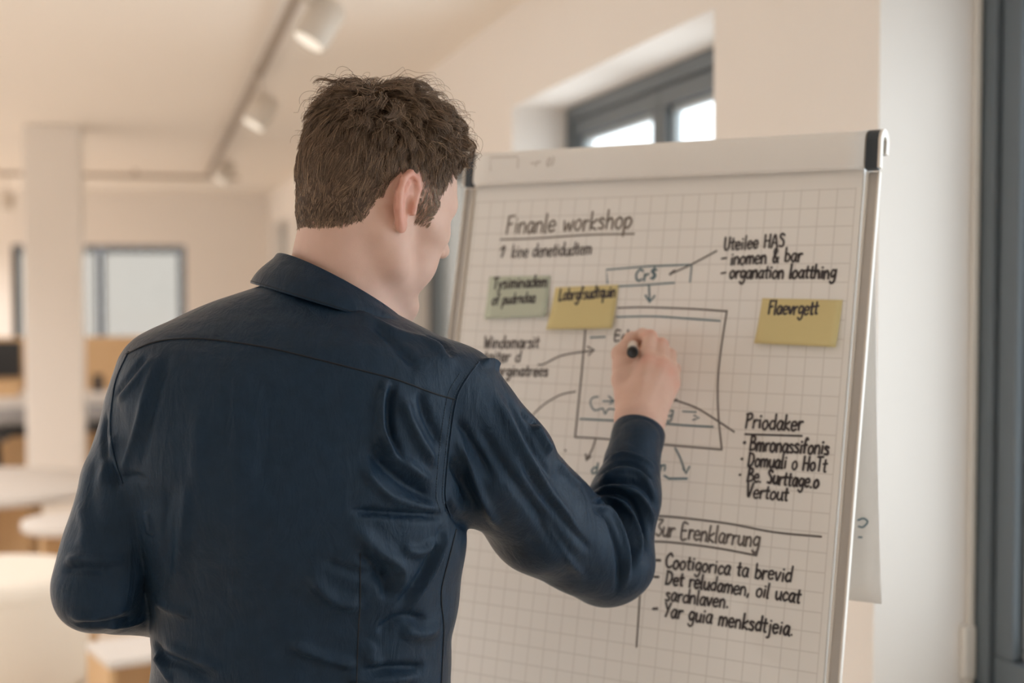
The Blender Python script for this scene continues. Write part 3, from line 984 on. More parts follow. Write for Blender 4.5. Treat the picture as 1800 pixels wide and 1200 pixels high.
def stool(px, py, z, s, label, rz=0.3):
    p = on_level(px, py, z)
    root = empty('plywood_stool', mat=room_at(Vector((p.x, p.y, 0)), rz))
    tag(root, label, 'stool')
    bm = bmesh.new(); add_box(bm, (-s, -s, z - 0.03), (s, s, z), 0.008, 2)
    from_bm('seat_board', bm, M_top, root)
    for sx_ in (-1, 1):
        bm = bmesh.new(); add_box(bm, (sx_ * s - 0.012 - sx_ * 0.016, -s + 0.006, 0), (sx_ * s + 0.012 - sx_ * 0.016, s - 0.006, z - 0.031), 0.002, 1)
        from_bm('side_panel', bm, M_ply, root)
    bm = bmesh.new(); add_box(bm, (-s + 0.03, -0.012, 0.10), (s - 0.03, 0.012, z - 0.031), 0.002, 1)
    from_bm('cross_panel', bm, M_ply, root)
stool(246, 1135, 0.30, 0.15, 'low plywood stool seen under the man\'s bent left arm, beside his waist')
stool(224, 1012, 0.32, 0.16, 'low plywood stool just behind the white pouf', 0.1)

# desk behind the pillar
DZ, DY = 0.66, 11.1
p0 = at(-140, 705, DY); p1 = at(300, 705, DY)
dx_ = (p1 - p0).length / 2
pm = (p0 + p1) / 2
root = empty('desk', mat=room_at(Vector((pm.x, pm.y + 0.35, 0))))
tag(root, 'long white office desk behind the pillar', 'desk')
bm = bmesh.new(); add_box(bm, (-dx_, -0.38, DZ - 0.09), (dx_, 0.38, DZ), 0.006, 2)
from_bm('desk_top', bm, M_top, root)
for sx_ in (-1, 1):
    for sy_ in (-1, 1):
        bm = bmesh.new(); add_box(bm, (sx_ * (dx_ - 0.06) - 0.03, sy_ * 0.31 - 0.03, 0), (sx_ * (dx_ - 0.06) + 0.03, sy_ * 0.31 + 0.03, DZ - 0.09), 0.003, 1)
        from_bm('leg', bm, M_white_metal, root)
desk_m = root.matrix_world.copy()
scr = empty('desk_screen', mat=desk_m @ Matrix.Translation((0, 0.42, 0)))
tag(scr, 'plywood privacy screen standing along the back edge of the desk', 'desk screen')
bm = bmesh.new(); add_box(bm, (-dx_, -0.018, 0.02), (dx_, 0.018, 1.10), 0.004, 1)
from_bm('plywood_panel', bm, M_ply, scr)
for sx_ in (-1, 1):
    bm = bmesh.new(); add_box(bm, (sx_ * (dx_ - 0.2) - 0.02, -0.03, 0), (sx_ * (dx_ - 0.2) + 0.02, 0.20, 0.03), 0.004, 1)
    from_bm('foot', bm, M_black, scr)
def on_desk(px, y):
    q = desk_m.inverted() @ at(px, 705, DY + 0.35)
    return desk_m @ Matrix.Translation((q.x, y, DZ + 0.001))
# monitor
mon = empty('monitor', mat=on_desk(0, 0.10))
tag(mon, 'black computer monitor on the desk, at the left picture edge', 'monitor')
bm = bmesh.new(); add_box(bm, (-0.31, -0.02, 0.13), (0.17, 0.02, 0.42), 0.008, 2)
from_bm('screen_housing', bm, M_screen, mon)
bm = bmesh.new(); add_box(bm, (-0.30, -0.022, 0.14), (0.16, -0.0195, 0.41))
from_bm('display', bm, M_black, mon)
bm = bmesh.new(); add_box(bm, (-0.10, 0.0, 0.01), (-0.04, 0.03, 0.2), 0.004, 1)
from_bm('neck', bm, M_screen, mon)
bm = bmesh.new(); add_box(bm, (-0.19, -0.09, 0.0), (0.05, 0.09, 0.012), 0.004, 1)
from_bm('stand_base', bm, M_screen, mon)
box = empty('wooden_box', mat=on_desk(8, -0.20))
tag(box, 'small wooden desk tray in front of the monitor', 'tray')
bm = bmesh.new()
add_box(bm, (-0.25, -0.09, 0), (0.14, 0.09, 0.012)); add_box(bm, (-0.25, -0.09, 0.012), (0.14, -0.078, 0.11)); add_box(bm, (-0.25, 0.078, 0.012), (0.14, 0.09, 0.11))
add_box(bm, (-0.25, -0.078, 0.012), (-0.238, 0.078, 0.11)); add_box(bm, (0.128, -0.078, 0.012), (0.14, 0.078, 0.11))
from_bm('tray_body', bm, M_ply, box)
sp = empty('desk_speaker', mat=on_desk(171, 0.15))
tag(sp, 'small black speaker on the desk right of the pillar', 'speaker')
bm = bmesh.new(); add_box(bm, (-0.04, -0.05, 0), (0.04, 0.05, 0.14), 0.008, 2)
from_bm('speaker_body', bm, M_black, sp)
bm = bmesh.new(); add_lathe(bm, [(0.028, 0), (0.024, 0.006), (0.008, 0.002)], 20, Matrix.Translation((0, -0.05, 0.06)) @ Matrix.Rotation(math.pi / 2, 4, 'X'))
from_bm('speaker_cone', bm, M_screen, sp)

def office_chair(px, py, Y, label, rz, proto=None):
    p = at(px, py, Y)
    m = room_at(Vector((p.x, p.y, 0)), rz)
    if proto is not None:
        r = proto.copy(); COL.objects.link(r); r.matrix_world = m; r['label'] = label
        for ch in list(proto.children):
            c = ch.copy(); COL.objects.link(c); c.parent = r
            for g in ch.children:
                d = g.copy(); COL.objects.link(d); d.parent = c
        return r
    root = empty('office_chair', mat=m)
    tag(root, label, 'chair', 'office chairs at the desk')
    bm = bmesh.new(); add_box(bm, (-0.24, -0.23, 0.42), (0.24, 0.24, 0.50), 0.03, 3)
    from_bm('seat', bm, M_black, root, True)
    bm = bmesh.new(); add_box(bm, (-0.22, -0.27, 0.56), (0.22, -0.22, 0.64), 0.02, 3)
    add_box(bm, (-0.22, -0.285, 0.52), (0.22, -0.235, 0.60), 0.02, 3)
    from_bm('backrest', bm, M_grey_f, root, True)
    bm = bmesh.new(); add_tube(bm, [(0, -0.26, 0.58), (0, -0.27, 0.44), (0, -0.16, 0.40), (0, 0, 0.41)], 0.02, 10)
    from_bm('back_bracket', bm, M_black, root, True)
    bm = bmesh.new(); add_lathe(bm, [(0.03, 0.09), (0.03, 0.30), (0.02, 0.30), (0.02, 0.415)], 20)
    from_bm('gas_column', bm, M_black, root, True)
    for k in range(5):
        a = 2 * math.pi * k / 5
        bm = bmesh.new(); add_tube(bm, [(0.02 * math.cos(a), 0.02 * math.sin(a), 0.11), (0.28 * math.cos(a), 0.28 * math.sin(a), 0.075)], 0.02, 10, radii=[0.026, 0.016])
        lg = from_bm('leg', bm, M_grey_f, root, True)
        bm = bmesh.new(); add_lathe(bm, [(0.02, -0.02), (0.03, -0.012), (0.03, 0.012), (0.02, 0.02)], 18, Matrix.Translation((0.28 * math.cos(a), 0.28 * math.sin(a), 0.030)) @ Matrix.Rotation(a, 4, 'Z') @ Matrix.Rotation(math.pi / 2, 4, 'X'))
        from_bm('caster', bm, M_black, lg, True)
    return root
ch = office_chair(-5, 760, 10.55, 'black swivel office chair at the desk, left of the pillar', 0.4)
office_chair(205, 760, 10.9, 'black swivel office chair tucked under the desk, right of the pillar', -0.5, ch)
# ================================================================== THE MAN
# ---- implicit shapes and a surface-nets mesher
def PT(px, py, Y):
    return np.array(at(px, py, Y))
def op_cone(a, b, ra, rb):
    a, b = np.asarray(a, float), np.asarray(b, float)
    ab = b - a
    L2 = ab @ ab
    def f(p):
        h = np.clip(((p - a) @ ab) / L2, 0, 1)
        return np.linalg.norm(p - a - h[:, None] * ab, axis=1) - (ra + (rb - ra) * h)
    return f
def op_ell(c, axes, rad):
    c = np.asarray(c, float); M = np.asarray(axes, float); r = np.asarray(rad, float)
    def f(p):
        q = (p - c) @ M.T
        k0 = np.linalg.norm(q / r, axis=1)
        k1 = np.linalg.norm(q / (r * r), axis=1)
        return np.where(k1 > 1e-9, k0 * (k0 - 1) / np.maximum(k1, 1e-9), -r.min())
    return f
def op_loft(rows, inset=0.0, p_exp=2.4, shear=0.0):
    rows = np.asarray(rows, float)              # z, xc, yc, rx, ry sorted by z
    z = rows[:, 0]
    def f(p):
        zz = np.clip(p[:, 2], z[0], z[-1])
        xc, yc, rx, ry = (np.interp(zz, z, rows[:, k]) for k in (1, 2, 3, 4))
        rx = np.maximum(rx - inset, 0.01); ry = np.maximum(ry - inset, 0.01)
        dx = p[:, 0] - xc
        dy = p[:, 1] - yc - shear * dx
        k = ((np.abs(dx) / rx) ** p_exp + (np.abs(dy) / ry) ** p_exp) ** (1 / p_exp)
        d = (k - 1) * np.minimum(rx, ry)
        dz = np.maximum(p[:, 2] - z[-1] + inset, z[0] + inset - p[:, 2])
        return np.maximum(d, dz)
    return f
def combine(vals, ops):
    d = None
    for v, (kind, _, k) in zip(vals, ops):
        if d is None: d = v; continue
        if kind == 'u':
            h = np.maximum(k - np.abs(d - v), 0) / max(k, 1e-9)
            d = np.minimum(d, v) - h * h * k * 0.25
        else:
            h = np.maximum(k - np.abs(d + v), 0) / max(k, 1e-9)
            d = np.maximum(d, -v) + h * h * k * 0.25
    return d
def sdf(ops, p):
    return combine([o[1](p) for o in ops], ops)
def nets(ops, lo, hi, h, B=20):
    lo = np.asarray(lo, float)
    nb = np.ceil((np.asarray(hi) - lo) / (h * B)).astype(int)
    N = nb * B + 2
    bi = np.stack(np.meshgrid(*[np.arange(n) for n in nb], indexing='ij'), -1).reshape(-1, 3)
    cen = lo + (bi + 0.5) * B * h
    hd = B * h * 0.5 * math.sqrt(3)
    vals = np.stack([o[1](cen) for o in ops])
    dc = combine(vals, ops)
    act = np.abs(dc) < hd * 1.7 + 0.012
    g = np.stack(np.meshgrid(*[np.arange(B + 1)] * 3, indexing='ij'), -1).reshape(-1, 3)
    ids, pos = [], []
    quads = []
    corner = np.array([[i, j, k] for i in (0, 1) for j in (0, 1) for k in (0, 1)])
    edges = [(a, b) for a in range(8) for b in range(a + 1, 8) if np.abs(corner[a] - corner[b]).sum() == 1]
    gid = lambda c: (c[..., 0] * N[1] + c[..., 1]) * N[2] + c[..., 2]
    for q in np.nonzero(act)[0]:
        base = bi[q] * B
        kk = [i for i, o in enumerate(ops) if (i == 0) or (vals[i, q] < abs(dc[q]) + 2.2 * hd + 2 * o[2] + 0.01)]
        sub = [ops[i] for i in kk]
        P = lo + (base + g) * h
        D = sdf(sub, P).reshape(B + 1, B + 1, B + 1)
        if D.min() > 0 or D.max() < 0: continue
        S = D < 0
        cnt = np.zeros((B, B, B), int)
        for c in corner:
            cnt += S[c[0]:c[0] + B, c[1]:c[1] + B, c[2]:c[2] + B]
        cells = np.argwhere((cnt > 0) & (cnt < 8))
        if len(cells):
            acc = np.zeros((len(cells), 3)); n = np.zeros(len(cells))
            cv = np.stack([D[tuple((cells + c).T)] for c in corner], 1)
            for a, b in edges:
                va, vb = cv[:, a], cv[:, b]
                m = (va < 0) != (vb < 0)
                t = np.where(m, va / np.where(m, va - vb, 1), 0)
                acc += np.where(m[:, None], corner[a] + t[:, None] * (corner[b] - corner[a]), 0)
                n += m
            pos.append(lo + (base + cells + acc / n[:, None]) * h)
            ids.append(gid(base + cells))
        for ax in range(3):
            s2 = [slice(0, B)] * 3; s2[ax] = slice(1, B + 1)
            A, Bv = S[:B, :B, :B], S[tuple(s2)]
            e = np.argwhere(A != Bv)
            if not len(e): continue
            inside = A[tuple(e.T)]
            e = e + base
            u, v = [(1, 2), (2, 0), (0, 1)][ax]
            du = np.zeros(3, int); du[u] = 1
            dv = np.zeros(3, int); dv[v] = 1
            c4 = np.stack([gid(e - du - dv), gid(e - dv), gid(e), gid(e - du)], 1)
            c4[~inside] = c4[~inside][:, ::-1]
            quads.append(c4)
    ids = np.concatenate(ids); pos = np.concatenate(pos); quads = np.concatenate(quads)
    order = np.argsort(ids); ids = ids[order]; pos = pos[order]
    ix = np.searchsorted(ids, quads); ix = np.clip(ix, 0, len(ids) - 1)
    ok = (ids[ix] == quads).all(1)
    return pos, ix[ok]
def vert_normals(V, F):
    n = np.cross(V[F[:, 2]] - V[F[:, 0]], V[F[:, 3]] - V[F[:, 1]])
    out = np.zeros_like(V)
    for k in range(4):
        np.add.at(out, F[:, k], n)
    return out / np.maximum(np.linalg.norm(out, axis=1, keepdims=True), 1e-12)
def relax(V, F, it=2, lam=0.5):
    e = np.concatenate([F[:, [0, 1]], F[:, [1, 2]], F[:, [2, 3]], F[:, [3, 0]]])
    for i in range(it):
        for l in (lam, -lam * 1.04):
            acc = np.zeros_like(V); n = np.zeros(len(V))
            np.add.at(acc, e[:, 0], V[e[:, 1]]); np.add.at(n, e[:, 0], 1)
            np.add.at(acc, e[:, 1], V[e[:, 0]]); np.add.at(n, e[:, 1], 1)
            V = V + l * (acc / np.maximum(n, 1)[:, None] - V)
    return V

# ---- pose: everything in metres in the room, read off the photograph at the man's own distance
def torso_rows():
    rows = []
    for py, xl, xr, ry, yc in [
        (498, 470, 612, .058, 1.765), (512, 432, 632, .064, 1.758), (528, 390, 656, .070, 1.750), (545, 350, 682, .078, 1.742),
        (560, 314, 708, .086, 1.735), (575, 282, 736, .093, 1.730), (590, 256, 764, .099, 1.727), (605, 240, 792, .104, 1.724),
        (625, 226, 815, .109, 1.722), (660, 216, 830, .115, 1.720), (700, 211, 832, .121, 1.720), (800, 215, 824, .130, 1.724),
        (880, 226, 821, .131, 1.728), (950, 246, 818, .127, 1.733), (1000, 259, 813, .123, 1.738), (1060, 272, 806, .119, 1.743),
        (1120, 277, 798, .119, 1.746), (1200, 272, 794, .122, 1.748), (1275, 262, 800, .126, 1.748)]:
        a, b = PT(xl, py, yc), PT(xr, py, yc)
        rows.append((a[2], (a[0] + b[0]) / 2, yc, (b[0] - a[0]) / 2, ry))
    return sorted(rows)
TR = torso_rows()
SHEAR = 0.10
L_SH, L_EL, L_WR = PT(292, 668, 1.725), PT(166, 1034, 1.665), PT(372, 1092, 1.875)
R_SH, R_A, R_B, R_EL = PT(800, 700, 1.755), PT(867, 814, 1.79), PT(957, 914, 1.86), PT(1066, 986, 1.93)
R_C, R_D = PT(1098, 876, 1.965), PT(1120, 778, 2.012)
bY = board_Y(1130, 640)
R_WR = PT(1124, 748, bY - 0.150)

def clothes(i):
    return [
        ('u', op_loft(TR, i, 2.1, SHEAR), 0),
        ('u', op_cone(L_SH, (L_SH + L_EL) / 2, .060 - i, .0565 - i), .018),
        ('u', op_cone((L_SH + L_EL) / 2, L_EL, .0565 - i, .049 - i), .005),
        ('u', op_cone(R_SH, R_A, .062 - i, .073 - i), .022),
        ('u', op_cone(R_A, R_B, .073 - i, .070 - i), .020),
        ('u', op_cone(R_B, R_EL, .070 - i, .0625 - i), .016),
        ('u', op_cone(R_EL, R_C, .060 - i, .048 - i), .010),
        ('u', op_cone(R_C, R_D, .048 - i, .0355 - i), .014),
        ('u', op_cone(L_EL, L_WR, .047 - i, .036 - i), .008),
    ]
# ---- head frame
PHI, NOD = R(50), R(20)
HF = np.array([math.sin(PHI) * math.cos(NOD), math.cos(PHI) * math.cos(NOD), -math.sin(NOD)])
HR = np.array([math.cos(PHI), -math.sin(PHI), 0.0])
HU = np.cross(HR, HF)
HM = np.stack([HF, HR, HU])                     # world -> (f, r, u)
C0 = PT(652, 362, 1.78)
def H(f, r, u): return C0 + f * HF + r * HR + u * HU
def hell(c, rad, M=None):
    return op_ell(H(*c), HM if M is None else M, rad)
head_ops = [
    ('u', hell((.004, 0, .043), (.101, .0775, .088)), 0),
    ('u', hell((-.020, 0, .030), (.078, .074, .078)), .02),
    ('u', hell((.050, 0, .000), (.048, .064, .075)), .03),
    ('u', hell((.060, 0, -.055), (.036, .046, .052)), .025),
]
for s in (1, -1):
    head_ops += [
        ('u', op_cone(H(.008, s * .058, -.030), H(.022, s * .050, -.068), .016, .015), .022),
        ('u', op_cone(H(.022, s * .050, -.068), H(.083, s * .014, -.104), .015, .013), .022),
        ('u', op_cone(H(.075, s * .046, -.012), H(.040, s * .064, -.002), .016, .011), .02),
        ('u', op_cone(H(.096, s * .014, .030), H(.080, s * .044, .030), .010, .010), .016),
        ('u', hell((.070, s * .030, -.050), (.024, .022, .028)), .02),
        ('s', hell((.106, s * .032, .008), (.014, .017, .011)), .014),
        ('u', hell((.086, s * .032, .006), (.0135, .0135, .0125)), .004),
        ('s', hell((.0995, s * .032, .005), (.007, .0105, .0036)), .002),
        ('u', hell((.109, s * .011, -.021), (.009, .007, .007)), .008),
        ('s', hell((.112, s * .007, -.028), (.004, .003, .004)), .003),
    ]
head_ops += [
    ('u', hell((.088, 0, -.103), (.016, .018, .015)), .02),
    ('u', op_cone(H(.098, 0, .020), H(.123, 0, -.013), .008, .0100), .012),
    ('u', hell((.097, 0, -.056), (.010, .021, .006)), .008),
    ('u', hell((.094, 0, -.067), (.011, .019, .0065)), .008),
    ('s', hell((.108, 0, -.0615), (.009, .022, .0015)), .004),
]
# neck
NB = PT(606, 575, 1.775)
head_ops += [
    ('u', op_cone(H(-.024, 0, -.030), PT(604, 470, 1.772), .0615, .060), .025),
    ('u', op_cone(PT(604, 470, 1.772), NB, .060, .070), .02),
    ('u', op_cone(H(-.012, .056, -.040), PT(690, 560, 1.80), .012, .013), .022),
]
# ears
for s in (1, -1):
    e2 = HU * math.cos(R(8)) - HF * math.sin(R(8))
    e1 = HF * math.cos(R(13)) - s * HR * math.sin(R(13))
    e1 = e1 - e2 * (e1 @ e2); e1 /= np.linalg.norm(e1)
    n_ = s * HR * math.cos(R(13)) + HF * math.sin(R(13))
    n_ = n_ - e2 * (n_ @ e2) - e1 * (n_ @ e1); n_ /= np.linalg.norm(n_)
    EM = np.stack([e1, n_, e2])
    O = H(-.004, s * .0805, .000)
    ep = lambda a, b, c=0.0: O + e1 * a + e2 * b + n_ * c
    head_ops.append(('u', op_ell(ep(-.004, .002, -.001), EM, (.0165, .0060, .030)), .006))
    rim = [(.013, .008, .002), (.013, .020, .003), (.006, .031, .004), (-.007, .034, .005), (-.018, .024, .006), (-.021, .006, .006), (-.017, -.012, .005), (-.009, -.026, .003)]
    for a, b in zip(rim, rim[1:]):
        head_ops.append(('u', op_cone(ep(*a), ep(*b), .0042, .0044), .004))
    head_ops.append(('u', op_ell(ep(-.002, -.030, .001), EM, (.0085, .005, .009)), .006))
    head_ops.append(('s', op_ell(ep(.003, -.004, .007), EM, (.0095, .0110, .0140)), .003))
    head_ops.append(('s', op_ell(ep(-.003, .018, .0065), EM, (.0085, .0060, .0105)), .003))
    head_ops.append(('u', op_cone(ep(-.003, .022, .002), ep(-.012, .003, .003), .0028, .003), .004))
    head_ops.append(('u', op_cone(ep(-.012, .003, .003), ep(-.005, -.017, .002), .003, .0028), .004))
    head_ops.append(('u', op_cone(ep(.013, .002, .002), ep(.012, -.010, .003), .0042, .0042), .004))

# ---- right hand closed round the marker; joints are (px, py, distance in front of the sheet, radius)
def HJ(px, py, off):
    return PT(px, py, board_Y(px, py) - off)
def chain(joints, k=.005, k0=.010):
    out = []
    for i, (a, b) in enumerate(zip(joints, joints[1:])):
        out.append(('u', op_cone(HJ(*a[:3]), HJ(*b[:3]), a[3], b[3]), k0 if i == 0 else k))
    return out
hand_ops = [
    ('u', op_cone(PT(1112, 790, 2.015), HJ(1110, 742, .148), .0235, .0215), .01),
    ('u', op_cone(PT(1130, 790, 2.015), HJ(1138, 745, .140), .0235, .0205), .02),
]
hand_ops += chain([(1112, 735, .142, .020), (1138, 634, .098, .0135)], k0=.02)
hand_ops += chain([(1122, 735, .138, .020), (1161, 642, .090, .0130)], k0=.02)
hand_ops += chain([(1134, 735, .132, .019), (1176, 654, .080, .0122)], k0=.02)
hand_ops += chain([(1142, 735, .126, .018), (1181, 676, .072, .0115)], k0=.02)
hand_ops += [('u', op_cone(HJ(1120, 700, .108), HJ(1150, 665, .080), .020, .016), .02)]
hand_ops += chain([(1106, 728, .132, .019), (1094, 668, .108, .0150), (1090, 622, .078, .0122), (1110, 596, .050, .0108), (1117, 592, .042, .0085)], k=.007, k0=.014)
hand_ops += chain([(1138, 634, .098, .0132), (1143, 592, .066, .0108), (1129, 588, .040, .0098), (1121, 594, .028, .0085)], k=.003, k0=.004)
hand_ops += chain([(1161, 642, .090, .0128), (1163, 606, .056, .0106), (1146, 604, .032, .0096), (1130, 610, .028, .0085)], k=.003, k0=.0035)
hand_ops += chain([(1176, 654, .080, .0120), (1178, 624, .046, .0100), (1162, 628, .024, .0090), (1148, 640, .030, .0080)], k=.003, k0=.0035)
hand_ops += chain([(1181, 676, .072, .0112), (1186, 648, .042, .0090), (1174, 650, .022, .0082), (1160, 660, .028, .0074)], k=.003, k0=.0035)
hand_ops += [('u', op_cone(HJ(1100, 668, .108), HJ(1130, 644, .092), .0125, .0115), .012)]
hand_ops += [('u', op_cone(HJ(1098, 650, .090), HJ(1128, 630, .078), .0130, .0120), .010)]
# tendons on the back of the hand
hand_ops += [('u', op_cone(HJ(1124, 715, .158), HJ(1140, 640, .110), .004, .005), .010),
             ('u', op_cone(HJ(1134, 715, .152), HJ(1162, 648, .101), .004, .005), .010)]

# ---- left hand resting on the front of his waist
LH = np.stack([np.array([.86, .45, -.12]), np.array([-.30, .60, .74])])
lx = LH[0] / np.linalg.norm(LH[0]); ly = LH[1] - lx * (LH[1] @ lx); ly /= np.linalg.norm(ly)
lz = np.cross(lx, ly)
LP = lambda a, b, c=0: L_WR + lx * a + ly * b + lz * c
left_ops = [('u', op_cone(LP(-.02, 0), LP(.01, 0), .026, .024), .02)]
for k, (o0, ln) in enumerate([(.027, .072), (.009, .080), (-.010, .074), (-.027, .058)]):
    left_ops += [('u', op_cone(LP(.015, o0 * .6), LP(.092, o0), .018, .0125), .018),
                 ('u', op_cone(LP(.092, o0), LP(.092 + ln * .5, o0 * 1.1, .012), .0105, .0095), .005),
                 ('u', op_cone(LP(.092 + ln * .5, o0 * 1.1, .012), LP(.092 + ln * .95, o0 * 1.1, .034), .0095, .0078), .004)]
left_ops += [('u', op_cone(LP(.01, .018), LP(.050, .048, .008), .017, .0125), .014),
             ('u', op_cone(LP(.050, .048, .008), LP(.085, .058, .018), .0118, .0085), .005)]

arm_in = .016
body_ops = clothes(arm_in) + [
    ('u', op_cone(R_C, R_WR, .030, .0225), .014),
    ('u', op_cone(L_EL, L_WR, .032, .025), .014),
] + head_ops + hand_ops + left_ops
lo = (min(L_EL[0], L_SH[0]) - .12, 1.50, 1.00)
hi = (HJ(1190, 640, 0)[0] + .04, bY + .06, 1.90)
V, F = nets(body_ops, lo, hi, 0.0024)
V = relax(V, F, 1)
print('body', len(V))

# ---- skin
M_skin = material('fair_skin', srgb(214, 168, 146), 0.5, spec=0.35, sss=0.12)
nt = M_skin.node_tree
pr = nt.nodes['Principled BSDF']
at_ = nt.nodes.new('ShaderNodeAttribute'); at_.attribute_name = 'ruddy'
tc = nt.nodes.new('ShaderNodeTexCoord')
nz = nt.nodes.new('ShaderNodeTexNoise'); nz.inputs['Scale'].default_value = 45; nz.inputs['Detail'].default_value = 5
nt.links.new(tc.outputs['Object'], nz.inputs['Vector'])
m1 = nt.nodes.new('ShaderNodeMix'); m1.data_type = 'RGBA'
m1.inputs['A'].default_value = srgb(214, 176, 158); m1.inputs['B'].default_value = srgb(230, 194, 178)
nt.links.new(nz.outputs['Fac'], m1.inputs['Factor'])
m2 = nt.nodes.new('ShaderNodeMix'); m2.data_type = 'RGBA'
m2.inputs['B'].default_value = srgb(220, 154, 136)
nt.links.new(m1.outputs['Result'], m2.inputs['A']); nt.links.new(at_.outputs['Fac'], m2.inputs['Factor'])
nt.links.new(m2.outputs['Result'], pr.inputs['Base Color'])
nb = nt.nodes.new('ShaderNodeTexNoise'); nb.inputs['Scale'].default_value = 900
nt.links.new(tc.outputs['Object'], nb.inputs['Vector'])
bp = nt.nodes.new('ShaderNodeBump'); bp.inputs['Strength'].default_value = 0.12; bp.inputs['Distance'].default_value = 0.001
nt.links.new(nb.outputs['Fac'], bp.inputs['Height']); nt.links.new(bp.outputs['Normal'], pr.inputs['Normal'])

man = mesh_np('person', V, F, M_skin)
tag(man, 'man in a navy shirt, short curly brown hair, back turned, writing with a marker', 'person')
loc = (V - C0) @ HM.T
ear = np.exp(-((np.abs(loc[:, 1]) - .090) / .012) ** 2) * (np.hypot(loc[:, 0] + .006, loc[:, 2]) < .045) * (np.abs(loc[:, 1]) > .076)
kn = np.zeros(len(V))
for j in [(1138, 634, .110), (1161, 642, .102), (1176, 654, .092), (1181, 676, .084), (1143, 588, .066), (1163, 602, .056)]:
    kn = np.maximum(kn, 0.6 * np.exp(-(np.linalg.norm(V - HJ(*j), axis=1) / .013) ** 2))
att = man.data.attributes.new('ruddy', 'FLOAT', 'POINT')
att.data.foreach_set('value', np.clip(0.75 * ear + kn, 0, 1).astype(np.float32))

def rigid_copy_verts(ops, lo, hi, h): return nets(ops, lo, hi, h)

# eyes
M_eye = material('eye_white', srgb(226, 218, 210), 0.25)
M_brow = material('brown_eyebrow_hair', srgb(92, 72, 58), 0.8, noise_amt=0.3, noise_scale=400)
M_iris = material('grey_iris', srgb(70, 80, 84), 0.2)
for s in (1, -1):
    m = Matrix(((HF[0], HR[0], HU[0], 0), (HF[1], HR[1], HU[1], 0), (HF[2], HR[2], HU[2], 0), (0, 0, 0, 1)))
    m.translation = Vector(H(.0860, s * .032, .006))
    bm = bmesh.new()
    bmesh.ops.create_uvsphere(bm, u_segments=24, v_segments=16, radius=.0125)
    bmesh.ops.transform(bm, matrix=m, verts=bm.verts)
    e = from_bm('eye', bm, M_eye, man, True)
    bm = bmesh.new()
    bmesh.ops.create_uvsphere(bm, u_segments=20, v_segments=12, radius=.0058)
    mm_ = m.copy(); mm_.translation = Vector(H(.0860 + .0078, s * .033, .006))
    bmesh.ops.transform(bm, matrix=mm_, verts=bm.verts)
    from_bm('iris', bm, M_iris, e, True)

    bm = bmesh.new()
    add_tube(bm, [H(.1015, s * .013, .030), H(.1010, s * .024, .035), H(.0950, s * .037, .037), H(.0845, s * .048, .031)], .003, 8, radii=[.0028, .0036, .0030, .0012])
    from_bm('eyebrow', bm, M_brow, man, True)
# ---- the shirt
M_shirt = material('navy_cotton_shirt', srgb(20, 36, 54), 0.36, spec=0.28, sheen=0.04)
nt = M_shirt.node_tree
pr = nt.nodes['Principled BSDF']
pr.inputs['Sheen Tint'].default_value = (0.55, 0.75, 1.0, 1)
pr.inputs['Specular Tint'].default_value = (0.75, 0.88, 1.0, 1)
tc = nt.nodes.new('ShaderNodeTexCoord')
w1 = nt.nodes.new('ShaderNodeTexWave'); w1.inputs['Scale'].default_value = 420; w1.bands_direction = 'Z'
w2 = nt.nodes.new('ShaderNodeTexWave'); w2.inputs['Scale'].default_value = 420; w2.bands_direction = 'X'
nz = nt.nodes.new('ShaderNodeTexNoise'); nz.inputs['Scale'].default_value = 60; nz.inputs['Detail'].default_value = 6
for n in (w1, w2, nz): nt.links.new(tc.outputs['Object'], n.inputs['Vector'])
ad = nt.nodes.new('ShaderNodeMath'); ad.operation = 'ADD'
nt.links.new(w1.outputs['Fac'], ad.inputs[0]); nt.links.new(w2.outputs['Fac'], ad.inputs[1])
ad2 = nt.nodes.new('ShaderNodeMath'); ad2.operation = 'MULTIPLY_ADD'; ad2.inputs[1].default_value = 3.0
nt.links.new(nz.outputs['Fac'], ad2.inputs[0]); nt.links.new(ad.outputs[0], ad2.inputs[2])
bp = nt.nodes.new('ShaderNodeBump'); bp.inputs['Strength'].default_value = 0.22; bp.inputs['Distance'].default_value = 0.0012
nt.links.new(ad2.outputs[0], bp.inputs['Height'])
# creasing of worn cotton: soft noise pulled along the cloth
mpw = nt.nodes.new('ShaderNodeMapping'); mpw.inputs['Rotation'].default_value = (0.4, 0.7, 0.5); mpw.inputs['Scale'].default_value = (26, 26, 9)
nzw = nt.nodes.new('ShaderNodeTexNoise'); nzw.inputs['Scale'].default_value = 1.6; nzw.inputs['Detail'].default_value = 7; nzw.inputs['Roughness'].default_value = 0.62; nzw.inputs['Distortion'].default_value = 0.6
nt.links.new(tc.outputs['Object'], mpw.inputs['Vector']); nt.links.new(mpw.outputs['Vector'], nzw.inputs['Vector'])
bp2 = nt.nodes.new('ShaderNodeBump'); bp2.inputs['Strength'].default_value = 0.55; bp2.inputs['Distance'].default_value = 0.006
nt.links.new(nzw.outputs['Fac'], bp2.inputs['Height']); nt.links.new(bp.outputs['Normal'], bp2.inputs['Normal'])
nt.links.new(bp2.outputs['Normal'], pr.inputs['Normal'])
mx = nt.nodes.new('ShaderNodeMix'); mx.data_type = 'RGBA'
mx.inputs['A'].default_value = srgb(18, 34, 50); mx.inputs['B'].default_value = srgb(28, 48, 69)
nt.links.new(nz.outputs['Fac'], mx.inputs['Factor']); nt.links.new(mx.outputs['Result'], pr.inputs['Base Color'])

